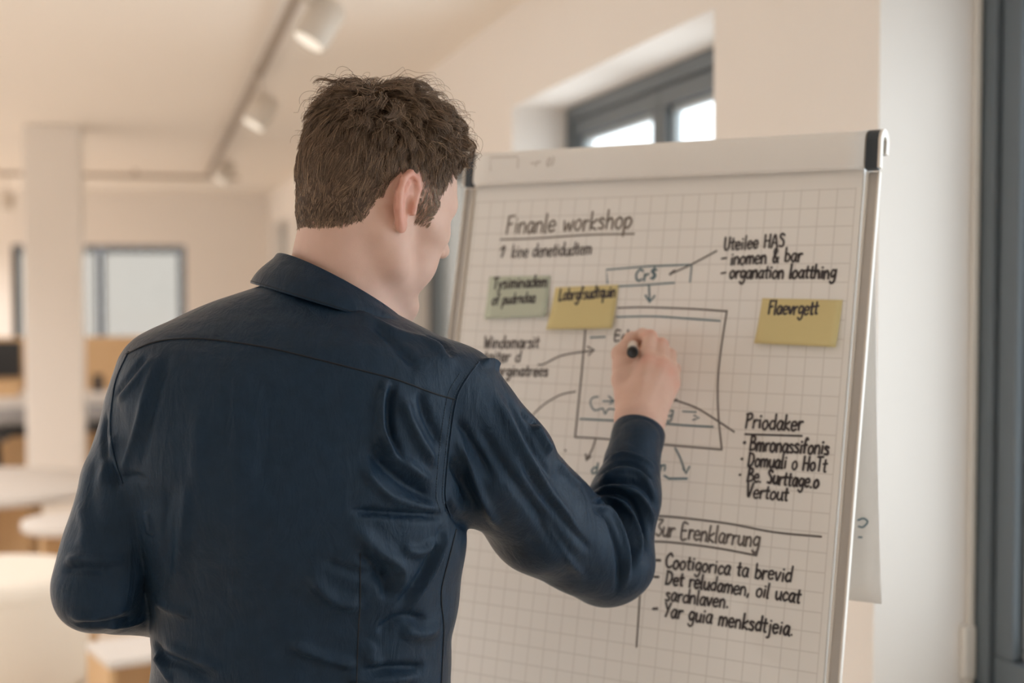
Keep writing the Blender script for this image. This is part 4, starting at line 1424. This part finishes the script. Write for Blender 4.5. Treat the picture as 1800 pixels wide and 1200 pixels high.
shirt_ops = clothes(0.0)
SV, SF = nets(shirt_ops, (lo[0], 1.46, 1.00), (hi[0], bY, 1.66), 0.0030)
SV = relax(SV, SF, 2)
print('shirt', len(SV))
bvh = BVHTree.FromPolygons([tuple(v) for v in SV], SF.tolist())
def cast(px, py):
    d = ray(px, py).normalized()
    l, n, i, t = bvh.ray_cast(CAM, d)
    return l, n
def stroke3d(pts, step=0.002):
    P = smooth_line(pts, 40)
    out = []
    for x, y in P:
        l, n = cast(x, y)
        if l is not None: out.append(np.array(l))
    return np.array(out)
# folds: (photo points, half width in m, height in m)
W, M_, N_ = .0075, .005, .0035
FOLDS = [
    # inside of the right elbow, fanning round the forearm
    ([(1030, 866), (1070, 846), (1112, 846), (1142, 864), (1156, 905)], .0045, -.0050),
    ([(1032, 872), (1078, 866), (1112, 882), (1132, 926), (1137, 985)], .0045, -.0052),
    ([(1036, 880), (1073, 884), (1098, 910), (1112, 958), (1111, 1020)], .0045, -.0048),
    ([(1040, 888), (1066, 904), (1080, 940), (1090, 1000), (1083, 1052)], .0045, -.0038),
    ([(1034, 866), (1074, 856), (1114, 864), (1138, 894), (1148, 945)], .0042, .0042),
    ([(1036, 876), (1076, 876), (1105, 896), (1122, 942), (1124, 1000)], .0042, .0042),
    ([(1040, 884), (1070, 894), (1090, 926), (1102, 980), (1098, 1038)], .0042, .0034),
    ([(1046, 838), (1086, 812), (1124, 818), (1152, 846)], .0040, -.0038),
    ([(1046, 850), (1084, 828), (1122, 832), (1152, 866)], .0040, .0036),
    ([(1056, 815), (1092, 796), (1130, 806), (1156, 826)], .0035, .0026),
    # long drags along the right upper sleeve
    ([(850, 668), (900, 752), (946, 830), (986, 892), (1030, 958)], .0075, .0036),
    ([(828, 720), (872, 800), (925, 874), (980, 952), (1024, 1002)], .0070, -.0034),
    ([(880, 690), (930, 780), (975, 850)], .0050, -.0026),
    ([(905, 790), (950, 860), (1000, 925), (1050, 980)], .0050, -.0026),
    ([(945, 900), (985, 960), (1030, 1022)], .0050, .0026),
    ([(930, 745), (950, 775), (965, 800)], .006, .0050),
    ([(912, 722), (930, 738), (948, 742)], .005, -.0045),
    ([(975, 806), (1000, 838), (1022, 858)], .006, .0040),
    # puckers at the right armhole
    ([(797, 762), (826, 820), (850, 880), (880, 935)], .0055, .0042),
    ([(794, 800), (815, 850), (838, 905)], .0050, -.0042),
    ([(800, 730), (838, 792), (868, 850)], .0050, -.0034),
    ([(786, 880), (812, 915), (850, 950)], .0055, -.0048),
    ([(842, 640), (862, 640), (876, 654)], .0045, .0040),
    # right half of the back, radiating from the armhole
    ([(682, 662), (670, 706), (673, 762), (694, 812)], .0045, .0042),
    ([(694, 668), (684, 712), (690, 768), (716, 822)], .0048, -.0042),
    ([(702, 690), (732, 758), (772, 826)], .0065, .0044),
    ([(736, 680), (756, 740), (782, 790)], .0060, -.0034),
    ([(640, 782), (700, 842), (776, 884)], .0070, -.0044),
    ([(652, 742), (704, 806), (774, 856)], .0065, .0040),
    ([(628, 812), (690, 872), (780, 896)], .0060, .0036),
    ([(608, 896), (700, 904), (790, 907)], .0045, -.0044),
    ([(610, 910), (660, 962), (706, 1000), (692, 1044)], .0085, .0046),
    ([(622, 962), (668, 1010), (684, 1056)], .0070, -.0040),
    ([(700, 960), (740, 968), (786, 940)], .0060, .0034),
    ([(792, 916), (762, 1000), (706, 1082)], .0042, .0036),
    ([(782, 916), (744, 1004), (690, 1072)], .0055, -.0032),
    ([(660, 1112), (706, 1084), (752, 1092)], .0060, -.0036),
    ([(700, 1104), (740, 1112), (776, 1100)], .0080, .0036),
    ([(540, 1000), (580, 1050), (640, 1068)], .0085, .0040),
    ([(560, 982), (620, 1004), (690, 1020)], .0070, -.0026),
    ([(500, 1124), (570, 1156), (636, 1172)], .0060, .0038),
    ([(636, 1176), (700, 1172), (748, 1174)], .0050, -.0042),
    ([(600, 1190), (660, 1196), (740, 1186)], .0060, .0034),
    ([(660, 1130), (650, 1150), (672, 1180)], .0080, .0028),
    # yoke, right shoulder
    ([(600, 540), (680, 580), (760, 605), (800, 650)], .0075, .0026),
    ([(640, 560), (700, 610), (740, 650)], .0065, -.0026),
    ([(745, 592), (775, 606), (790, 636)], .0060, -.0026),
    # left half of the back
    ([(284, 606), (262, 678), (250, 738), (226, 808), (212, 838)], .0055, .0040),
    ([(300, 606), (276, 690), (262, 760), (244, 840)], .0055, -.0026),
    ([(276, 620), (238, 672), (206, 712)], .0050, .0034),
    ([(262, 616), (226, 664), (200, 700)], .0045, -.0030),
    ([(332, 830), (326, 900), (320, 970), (306, 1046)], .0075, .0036),
    ([(300, 840), (296, 920), (300, 1000)], .0080, -.0024),
    ([(215, 840), (240, 836), (262, 842)], .0035, -.0024),
    ([(252, 900), (264, 920), (268, 940)], .0060, .0030),
    ([(350, 700), (345, 800), (352, 900)], .0090, .0018),
    ([(274, 1050), (300, 1068), (340, 1080)], .0055, .0030),
    ([(276, 1120), (292, 1152), (332, 1170), (384, 1202)], .0060, -.0046),
    ([(276, 1150), (290, 1172), (306, 1200)], .0050, .0038),
    ([(290, 1132), (340, 1152), (400, 1180)], .0070, .0034),
    ([(420, 700), (425, 850), (430, 1000)], .014, .0014),
    ([(470, 660), (466, 760), (462, 900)], .014, -.0012),
    # left sleeve
    ([(112, 990), (140, 980), (180, 984), (220, 978)], .0060, .0034),
    ([(108, 1002), (150, 1000), (190, 1004)], .0055, -.0026),
    ([(118, 1082), (170, 1082), (226, 1066)], .0045, .0032),
    ([(130, 1096), (180, 1094), (240, 1078)], .0040, -.0030),
    ([(180, 1098), (220, 1096), (262, 1086)], .0038, .0028),
    ([(190, 720), (182, 770), (196, 830), (214, 870)], .0050, -.0040),
    ([(140, 880), (150, 930), (142, 970)], .0080, .0024),
    ([(206, 760), (192, 800), (172, 860)], .0060, .0024),
    ([(170, 800), (160, 860), (170, 920)], .0080, -.0018),
]
SN = vert_normals(SV, SF)
disp = np.zeros(len(SV))
for pts, wid, hgt in FOLDS:
    S3 = stroke3d(pts)
    if len(S3) < 4: continue
    lo3, hi3 = S3.min(0) - 4 * wid, S3.max(0) + 4 * wid
    m = np.nonzero(((SV > lo3) & (SV < hi3)).all(1))[0]
    if not len(m): continue
    D2 = ((SV[m][:, None, :] - S3[None]) ** 2).sum(2)
    j = D2.argmin(1)
    d2 = D2[np.arange(len(m)), j]
    t = j / (len(S3) - 1)
    taper = np.clip(np.minimum(t, 1 - t) / 0.22, 0.0, 1)
    taper = taper * taper * (3 - 2 * taper)
    disp[m] += (2.1 if pts[0][0] > 470 else 1.5) * hgt * np.exp(-d2 / (2 * wid * wid * 0.55)) * taper
# small irregular creasing everywhere
rng = np.random.default_rng(5)
for k in range(14):
    q = rng.normal(size=3); q /= np.linalg.norm(q)
    fr_ = rng.uniform(25, 95)
    disp += 0.0010 * 30 / fr_ * np.sin((SV @ q) * fr_ + rng.uniform(0, 6.28) + 0.6 * np.sin((SV @ rng.normal(size=3)) * 20))
SV2 = SV + SN * disp[:, None]
shirt = mesh_np('shirt', SV2, SF, M_shirt, man)
shirt['label'] = 'navy blue long-sleeved cotton shirt'
bvh2 = BVHTree.FromPolygons([tuple(v) for v in SV2], SF.tolist())
M_seam = material('navy_seam_thread', srgb(13, 20, 28), 0.7, noise_amt=0.1)
M_stitch = material('blue_grey_stitching', srgb(50, 64, 78), 0.6, noise_amt=0.1)
def on_shirt(px, py, lift=0.0003):
    l, n, i, t = bvh2.ray_cast(CAM, ray(px, py).normalized())
    return None if l is None else l + n * lift
def seam(name, pts, r, mat, dash=None, lift=0.0002):
    P = [on_shirt(x, y, lift) for x, y in smooth_line(pts, 26)]
    P = [p for p in P if p is not None]
    bm = bmesh.new()
    if dash is None:
        add_tube(bm, P, r, 6)
    else:
        L = np.concatenate([[0], np.cumsum([(b - a).length for a, b in zip(P, P[1:])])])
        Q = np.array(P)
        s = 0
        while s + dash < L[-1]:
            c = [Vector([np.interp(s + dash * f, L, Q[:, k]) for k in range(3)]) for f in (0, .35, .7)]
            add_tube(bm, c, r, 5)
            s += dash
    return from_bm(name, bm, mat, shirt, True)
YOKE = [(222, 622), (270, 602), (330, 595), (400, 600), (480, 613), (560, 632), (640, 652), (700, 668), (760, 690), (800, 702)]
seam('yoke_seam', YOKE, .0011, M_seam)
ARM_R = [(842, 636), (824, 660), (808, 686), (800, 712), (791, 770), (785, 830), (783, 876), (792, 908)]
seam('armhole_seam', ARM_R, .0013, M_shirt)
seam('armhole_stitching', [(x - 16, y - 4) for x, y in ARM_R[1:]], .0005, M_stitch, 0.0032)
seam('armhole_stitching', [(x - 5, y - 1) for x, y in ARM_R[1:]], .0005, M_stitch, 0.0032)
seam('armhole_seam', [(226, 618), (206, 662), (198, 700), (194, 750), (200, 800), (216, 850)], .0012, M_shirt)
seam('side_seam', [(802, 930), (788, 985), (777, 1030), (776, 1060), (780, 1100), (778, 1150), (775, 1215)], .0010, M_seam)
seam('back_dart', [(633, 972), (633, 1050), (630, 1110), (628, 1160), (627, 1215)], .0008, M_seam)

# collar: stand, fold and fall running round the neck
BD = np.array([-math.sin(R(20)), -math.cos(R(20)), 0.0])     # towards the middle of his back
RD = np.array([math.cos(R(20)), -math.sin(R(20)), 0.0])      # towards his right
K1, K2 = PT(599, 507, 1.772), PT(583, 541, 1.770)
def ring1(a, s=1.0, dz=0.0):
    return K1 + RD * (.0800 * s * math.sin(a)) + BD * (.0740 * s * math.cos(a)) + np.array([0, 0, .030 * math.cos(a) - .0325 * math.sin(a) + dz])
def ring2(a, s=1.0, dz=0.0):
    return K2 + RD * (.1000 * s * math.sin(a)) + BD * (.0960 * s * math.cos(a)) + np.array([0, 0, .0150 * math.cos(a) - .0265 * math.sin(a) + dz])
def collar_section(a):
    t, b = ring1, ring2
    sec = [t(a, .90, -.050), t(a, .93, -.020), t(a, .955, -.006), t(a, .98, -.0008), t(a, 1.0, .0), t(a, 1.022, -.0022)]
    top, bot = t(a, 1.035, -.006), b(a, 1.0, 0)
    for f in (0.0, .2, .4, .6, .8, 1.0):
        p = top * (1 - f) + bot * f
        out = (p - (K1 * (1 - f) + K2 * f)); out[2] = 0
        out /= np.linalg.norm(out)
        sec.append(p + out * (.0045 * math.sin(math.pi * f) + .0015))
    for f in (1.0, .7, .4):
        p = top * (1 - f) + bot * f
        out = (p - (K1 * (1 - f) + K2 * f)); out[2] = 0
        out /= np.linalg.norm(out)
        sec.append(p - out * .0012)
    return sec
bm = bmesh.new()
cols = []
na = 120
for i in range(na + 1):
    a = R(-168) + R(336) * i / na
    cols.append([bm.verts.new(tuple(p)) for p in collar_section(a)])
for c0, c1 in zip(cols, cols[1:]):
    n = len(c0)
    for k in range(n - 1):
        bm.faces.new((c0[k], c0[k + 1], c1[k + 1], c1[k]))
collar = from_bm('collar', bm, M_shirt, shirt, True)
sb = collar.modifiers.new('smooth', 'SUBSURF'); sb.levels = 1; sb.render_levels = 2
# stitching near the collar's lower edge
bm = bmesh.new()
pts = []
for i in range(400):
    a = R(-150) + R(300) * i / 399
    top, bot = ring1(a, 1.035, -.006), ring2(a)
    f = .90
    p = top * (1 - f) + bot * f
    out = (p - (K1 * (1 - f) + K2 * f)); out[2] = 0; out /= np.linalg.norm(out)
    pts.append(p + out * (.0045 * math.sin(math.pi * f) + .0017))
add_tube(bm, pts, .0004, 5)
from_bm('collar_stitching', bm, M_seam, shirt, True)

# cuffs
def cuff(p0, p1, r0, r1, squash=0.86):
    p0, p1 = np.asarray(p0), np.asarray(p1)
    ax = p1 - p0; L = np.linalg.norm(ax); ax /= L
    side = np.cross(ax, [0, 1, 0]); side /= np.linalg.norm(side)
    oth = np.cross(ax, side)
    prof = [(-.004, r0 * .93), (-.002, r0 * .99), (.003, r0)]
    prof += [(L * f, r0 + (r1 - r0) * f + .0008 * math.sin(9 * f)) for f in (.2, .4, .6, .8, .96)]
    prof += [(L, r1 - .0006), (L - .0006, r1 - .0022), (L - .004, r1 - .0026), (L * .45, r1 - .0030)]
    bm = bmesh.new()
    rings = []
    for t, r in prof:
        rings.append([bm.verts.new(tuple(p0 + ax * t + side * r * math.cos(k * math.pi / 32) + oth * r * squash * math.sin(k * math.pi / 32))) for k in range(64)])
    for a, b in zip(rings, rings[1:]):
        for k in range(64):
            bm.faces.new((a[k], a[(k + 1) % 64], b[(k + 1) % 64], b[k]))
    return from_bm('cuff', bm, M_shirt, shirt, True)
cuff(PT(1108, 826, 1.985), PT(1124, 757, 2.036), .0400, .0375, .95)
d_ = (L_WR - L_EL); d_ /= np.linalg.norm(d_)
cuff(L_WR - d_ * .055, L_WR + d_ * .006, .0405, .037, .95)

# ---- hair
def inside_poly(x, y, poly):
    poly = np.asarray(poly); c = np.zeros(len(x), bool)
    j = len(poly) - 1
    for i in range(len(poly)):
        xi, yi = poly[i]; xj, yj = poly[j]
        m = ((yi > y) != (yj > y)) & (x < (xj - xi) * (y - yi) / (yj - yi + 1e-12) + xi)
        c ^= m
        j = i
    return c
def seg_dist(x, y, poly):
    poly = np.asarray(poly); best = np.full(len(x), 9.0)
    for i in range(len(poly)):
        a = poly[i]; b = poly[(i + 1) % len(poly)]
        ab = b - a
        t = np.clip(((x - a[0]) * ab[0] + (y - a[1]) * ab[1]) / (ab @ ab), 0, 1)
        best = np.minimum(best, np.hypot(x - a[0] - t * ab[0], y - a[1] - t * ab[1]))
    return best
HAIR = [(.079, .106), (.066, .084), (.054, .058), (.048, .036), (.040, -.012), (.024, -.012), (.018, .014), (.016, .034), (.002, .045), (-.018, .040),
        (-.030, .020), (-.036, -.006), (-.042, -.034), (-.056, -.048), (-.075, -.056), (-.13, -.062), (-.16, .0), (-.13, .18), (.13, .18), (.13, .118)]
def hair_depth(l):
    """signed distance inside the hairline, metres, for points in head axes"""
    ins = inside_poly(l[:, 0], l[:, 2], HAIR)
    d = seg_dist(l[:, 0], l[:, 2], HAIR)
    return np.where(ins, d, -d)
loc = (V - C0) @ HM.T
is_head = (loc[:, 2] > -.075) & (np.linalg.norm(loc - np.array([0, 0, .03]), axis=1) < .15)
notear = ~((np.abs(loc[:, 1]) > .0795) & (np.hypot(loc[:, 0] + .004, loc[:, 2]) < .040))
hd_ = np.where(is_head & notear, hair_depth(loc), -1)
VN = vert_normals(V, F)
def thickness(l, d):
    top = np.clip((l[:, 2] - .050) / .06, 0, 1)
    base = .0022 + .0150 * top * top * (3 - 2 * top) + .003 * np.clip((-l[:, 0] - .02) / .06, 0, 1)
    front = np.clip((.118 - l[:, 0]) / .055, .22, 1)
    back = np.clip((l[:, 0] + .125) / .065, .35, 1)
    base = .0022 + (base - .0022) * front * back
    return base * np.clip(d / .022, 0, 1) ** 0.8
# close-cropped under-layer following the skull
sel = hd_ > .004
sideburn = (loc[:, 0] > .012) & (loc[:, 2] < .048)
sel &= ~sideburn
fm = sel[F].all(1)
cf = F[fm]
used, inv = np.unique(cf, return_inverse=True)
cvv = V[used] + VN[used] * (thickness(loc[used], hd_[used]) * .75 + .0003)[:, None]
wob = np.array([noise.noise(Vector(p) * 90) for p in cvv])
cvv = cvv + VN[used] * (wob * .0016 * np.clip(hd_[used] / .03, 0, 1))[:, None]
M_cap = material('dark_brown_hair_base', srgb(82, 67, 56), 0.7, spec=0.2, noise_amt=0.25, noise_scale=300)
hair_cap = mesh_np('hair', cvv, inv.reshape(cf.shape), M_cap, man)
hair_cap['label'] = 'short curly brown hair, cropped at the sides and nape'

M_hair = bpy.data.materials.new('brown_hair_strands')
M_hair.use_nodes = True
nt = M_hair.node_tree
pr = nt.nodes['Principled BSDF']
hi_ = nt.nodes.new('ShaderNodeHairInfo')
rp = nt.nodes.new('ShaderNodeValToRGB')
rp.color_ramp.elements[0].color = srgb(92, 76, 63)
rp.color_ramp.elements[1].color = srgb(172, 146, 120)
e = rp.color_ramp.elements.new(0.6); e.color = srgb(124, 102, 84)
nt.links.new(hi_.outputs['Random'], rp.inputs['Fac'])
nt.links.new(rp.outputs['Color'], pr.inputs['Base Color'])
pr.inputs['Roughness'].default_value = 0.42
pr.inputs['Specular IOR Level'].default_value = 0.4

rng = np.random.default_rng(3)
fsel = (hd_ > -.0025)[F].all(1)
hf = F[fsel]
tri = np.concatenate([hf[:, [0, 1, 2]], hf[:, [0, 2, 3]]])
ar = np.linalg.norm(np.cross(V[tri[:, 1]] - V[tri[:, 0]], V[tri[:, 2]] - V[tri[:, 0]]), axis=1)
NS = 30000
pick = rng.choice(len(tri), NS, p=ar / ar.sum())
w = rng.dirichlet((1, 1, 1), NS)
root_p = (V[tri[pick]] * w[:, :, None]).sum(1)
root_n = (VN[tri[pick]] * w[:, :, None]).sum(1); root_n /= np.linalg.norm(root_n, axis=1, keepdims=True)
rl = (root_p - C0) @ HM.T
rn = root_n @ HM.T
rd = hair_depth(rl)
fr_in = np.clip((.100 - rl[:, 0] + .35 * (rl[:, 2] - .09)) / .035, 0.25, 1)
sb_ = (rl[:, 0] > .012) & (rl[:, 2] < .046)
WH = np.array([-.048, .012, .118])                    # crown whorl
def flow(l, n):
    away = l - WH
    away -= n * (away * n).sum(1, keepdims=True)
    away /= np.maximum(np.linalg.norm(away, axis=1, keepdims=True), 1e-6)
    swirl = np.cross(n, away)
    r_ = np.linalg.norm(l - WH, axis=1, keepdims=True)
    down = np.tile(np.array([-.18, 0, -1.0]), (len(l), 1))
    down -= n * (down * n).sum(1, keepdims=True)
    down /= np.maximum(np.linalg.norm(down, axis=1, keepdims=True), 1e-6)
    k = np.clip((.075 - l[:, 2:3]) / .07, 0, 1)
    d = away * (1 - k) + down * k + swirl * 0.55 * np.exp(-(r_ / .045) ** 2)
    return d / np.maximum(np.linalg.norm(d, axis=1, keepdims=True), 1e-6)
# locks
NC = 1000
ci = rng.choice(NS, NC, replace=False)
cid = np.empty(NS, int)
for s0 in range(0, NS, 3000):
    cid[s0:s0 + 3000] = ((rl[s0:s0 + 3000, None, :] - rl[ci][None]) ** 2).sum(2).argmin(1)
topness = np.clip((rl[:, 2] - .062) / .040, 0, 1) * np.clip((rl[:, 0] + .105) / .06, .2, 1)
frontness = np.clip((rl[:, 0] + .03) / .08, 0, 1)
length = .010 + .017 * np.clip(rd / .05, 0, 1) + topness * .023 * (1 - .40 * frontness) * np.clip((rl[:, 0] + .13) / .06, .4, 1)
length = np.where(sb_, .007 + .004 * np.clip(rd / .02, 0, 1), length)
clen = rng.uniform(.75, 1.25, NC)
nape = np.clip((-.020 - rl[:, 2]) / .03, 0, 1) * (rl[:, 0] < -.02)
length = (length + .006 * nape * rng.random(NS)) * np.where(topness > .3, fr_in, 1)
length *= clen[cid] * rng.uniform(.75, 1.1, NS)
curl = (topness * (.35 + .65 * frontness)) * rng.uniform(.7, 1.3, NC)[cid]
phase = rng.uniform(0, 2 * np.pi, NC)[cid] + rng.normal(0, .25, NS)
turns = rng.uniform(1.0, 1.9, NC)[cid]
crad = rng.uniform(.0050, .0095, NC)[cid]
hand_ = np.where(rng.random(NC) < .5, 1, -1)[cid]
lift = (.26 + .16 * rng.random(NS) + .75 * topness) * np.where(sb_, .6, 1)
yaw = rng.normal(0, .28, NC)[cid] + rng.normal(0, .10, NS)
fly = (rng.random(NS) < .07) & (topness > .35)
length = np.where(fly, length * 1.35, length)
lift = np.where(fly, lift * 1.15, lift)
curl = np.where(fly, rng.uniform(.8, 1.2, NS), curl)
turns = np.where(fly, rng.uniform(1.3, 2.1, NS), turns)
crad = np.where(fly, rng.uniform(.0045, .0075, NS), crad)
NPT = 15
P = np.zeros((NS, NPT, 3))
p = rl.copy() + rn * (thickness(rl, np.maximum(rd, 0)) * (.55 + .35 * rng.random(NS)))[:, None]
nrm = rn.copy()
cen_h = np.array([0.0, 0, .040])
rad_h = np.array([.101, .078, .089])
core = p.copy()
start_h = thickness(rl, np.maximum(rd, 0))
for i in range(NPT):
    t = i / (NPT - 1)
    d = flow(core, nrm)
    d = d + np.array([-1.0, 0, .55]) * (np.clip((core[:, :1] - .055) / .04, 0, 1) * topness[:, None])
    d /= np.linalg.norm(d, axis=1, keepdims=True)
    side = np.cross(nrm, d)
    d = d * np.cos(yaw)[:, None] + side * np.sin(yaw)[:, None]
    side = np.cross(nrm, d)
    ang = phase + hand_ * turns * 2 * np.pi * t
    off = (nrm * (np.cos(ang) - np.cos(phase))[:, None] * .8 + side * (np.sin(ang) - np.sin(phase))[:, None]) * (crad * curl * min(1, t * 1.8))[:, None]
    P[:, i] = core + off
    st = (length / (NPT - 1))[:, None]
    lf = (lift * (1 - t) ** 1.2 - .06 * t)[:, None]
    step = d + nrm * lf
    step /= np.linalg.norm(step, axis=1, keepdims=True)
    core = core + step * st
    g = (core - cen_h) / rad_h ** 2
    g /= np.linalg.norm(g, axis=1, keepdims=True)
    nrm = nrm * .5 + g * .5
    nrm /= np.linalg.norm(nrm, axis=1, keepdims=True)
# gather each lock towards its own middle strand
mid = P[ci][cid]
shift = (mid - P[ci][:, :1][cid]) + P[:, :1]
tt = np.linspace(0, 1, NPT)[None, :, None]
gat = (.26 + .44 * topness)[:, None, None] * tt
gat = gat * np.where(fly, .15, 1.0)[:, None, None]
P = P * (1 - gat) + mid * gat
# keep strands on or above the skull
Q = P.reshape(-1, 3) @ HM + C0
dq = sdf(head_ops[:24], Q)
push = np.maximum(np.repeat(thickness(rl, np.maximum(rd, 0)) * .55 + .0010, NPT) - dq, 0)
g = ((P.reshape(-1, 3) - cen_h) / rad_h ** 2); g /= np.linalg.norm(g, axis=1, keepdims=True)
Q = Q + (g @ HM) * push[:, None]
keep = np.ones(NS, bool)
keep &= ~(sb_ & (rng.random(NS) < .35))
Q = Q.reshape(NS, NPT, 3)[keep]
hc = bpy.data.hair_curves.new('hair_strands')
hc.add_curves([NPT] * len(Q))
hc.attributes['position'].data.foreach_set('vector', Q.astype(np.float32).ravel())
ra = hc.attributes.get('radius') or hc.attributes.new('radius', 'FLOAT', 'POINT')
rad = np.tile(np.linspace(.00030, .00012, NPT), len(Q)).astype(np.float32)
ra.data.foreach_set('value', rad)
hc.materials.append(M_hair)
ho = bpy.data.objects.new('hair_strands', hc)
COL.objects.link(ho)
ho.parent = hair_cap
ho['kind'] = 'stuff'

# ---- trousers, belt and shoes
M_trouser = material('charcoal_trousers', srgb(48, 50, 56), 0.8, noise_amt=0.06, noise_scale=80)
M_leather = material('dark_brown_leather', srgb(58, 42, 32), 0.45, noise_amt=0.1)
waist_z = TR[0][0]
wc = np.array([TR[0][1], TR[0][2], 0])
fd = np.array([math.sin(R(20)), math.cos(R(20)), 0]); rr_ = np.array([math.cos(R(20)), -math.sin(R(20)), 0])
def BP(f, r, z): return wc + fd * f + rr_ * r + np.array([0, 0, z])
IDM = np.stack([rr_, fd, [0, 0, 1]])
tro = [('u', op_ell(BP(-.01, 0, waist_z - .08), IDM, (.190, .135, .16)), 0)]
for s in (1, -1):
    tro += [('u', op_cone(BP(-.01, s * .092, waist_z - .14), BP(0, s * .10, .50), .102, .070), .05),
            ('u', op_cone(BP(0, s * .10, .50), BP(-.02, s * .105, .075), .070, .056), .02)]
tro.append(('s', op_ell(BP(0, 0, waist_z + .17), IDM, (.5, .5, .16)), .002))
TV, TF = nets(tro, BP(0, 0, 0) - np.array([.40, .40, -.01]), BP(0, 0, 0) + np.array([.40, .40, waist_z + .1]), 0.010)
mesh_np('trousers', TV, TF, M_trouser, man)
for s in (1, -1):
    so = [('u', op_cone(BP(-.06, s * .105, .045), BP(.06, s * .115, .042), .042, .043), 0),
          ('u', op_cone(BP(.06, s * .115, .040), BP(.17, s * .122, .034), .043, .033), .02),
          ('u', op_cone(BP(-.05, s * .105, .05), BP(-.03, s * .105, .11), .042, .045), .02),
          ('s', op_ell(BP(0, s * .1, -.998), IDM, (9, 9, 1.0)), .002)]
    XV, XF = nets(so, BP(.04, s * .11, 0) - np.array([.22, .24, .02]), BP(.04, s * .11, 0) + np.array([.22, .24, .18]), 0.005)
    sh = mesh_np('shoe', XV, XF, M_leather, man)

# ================================================================== THE MARKER IN HIS HAND
tip, end = HJ(1113, 597, .003), HJ(1112, 620, .128)
ax = Vector(tip - end).normalized()
mm_ = Matrix.Translation(Vector(end)) @ ax.to_track_quat('Z', 'Y').to_matrix().to_4x4()
pen = empty('marker_pen', mat=mm_)
tag(pen, 'black and white board marker held in the man\'s right hand', 'marker pen')
PL = float(np.linalg.norm(tip - end))
M_pen_white = material('white_marker_barrel', srgb(232, 224, 214), 0.35)
bm = bmesh.new(); add_lathe(bm, [(.0078, .016), (.0080, .018), (.0080, PL - .030), (.0072, PL - .026), (.0045, PL - .012), (.0040, PL - .008)], 32)
from_bm('barrel', bm, M_pen_white, pen, True)
bm = bmesh.new(); add_lathe(bm, [(.0050, .0012), (.0058, 0.0), (.0074, .0002), (.0083, .0014), (.0085, .004), (.0085, .017), (.0081, .0172)], 32)
from_bm('end_plug', bm, M_black, pen, True, label='black end plug')
bm = bmesh.new(); add_lathe(bm, [(.0032, PL - .009), (.0026, PL - .002), (.0008, PL)], 20)
from_bm('nib', bm, M_black, pen, True)
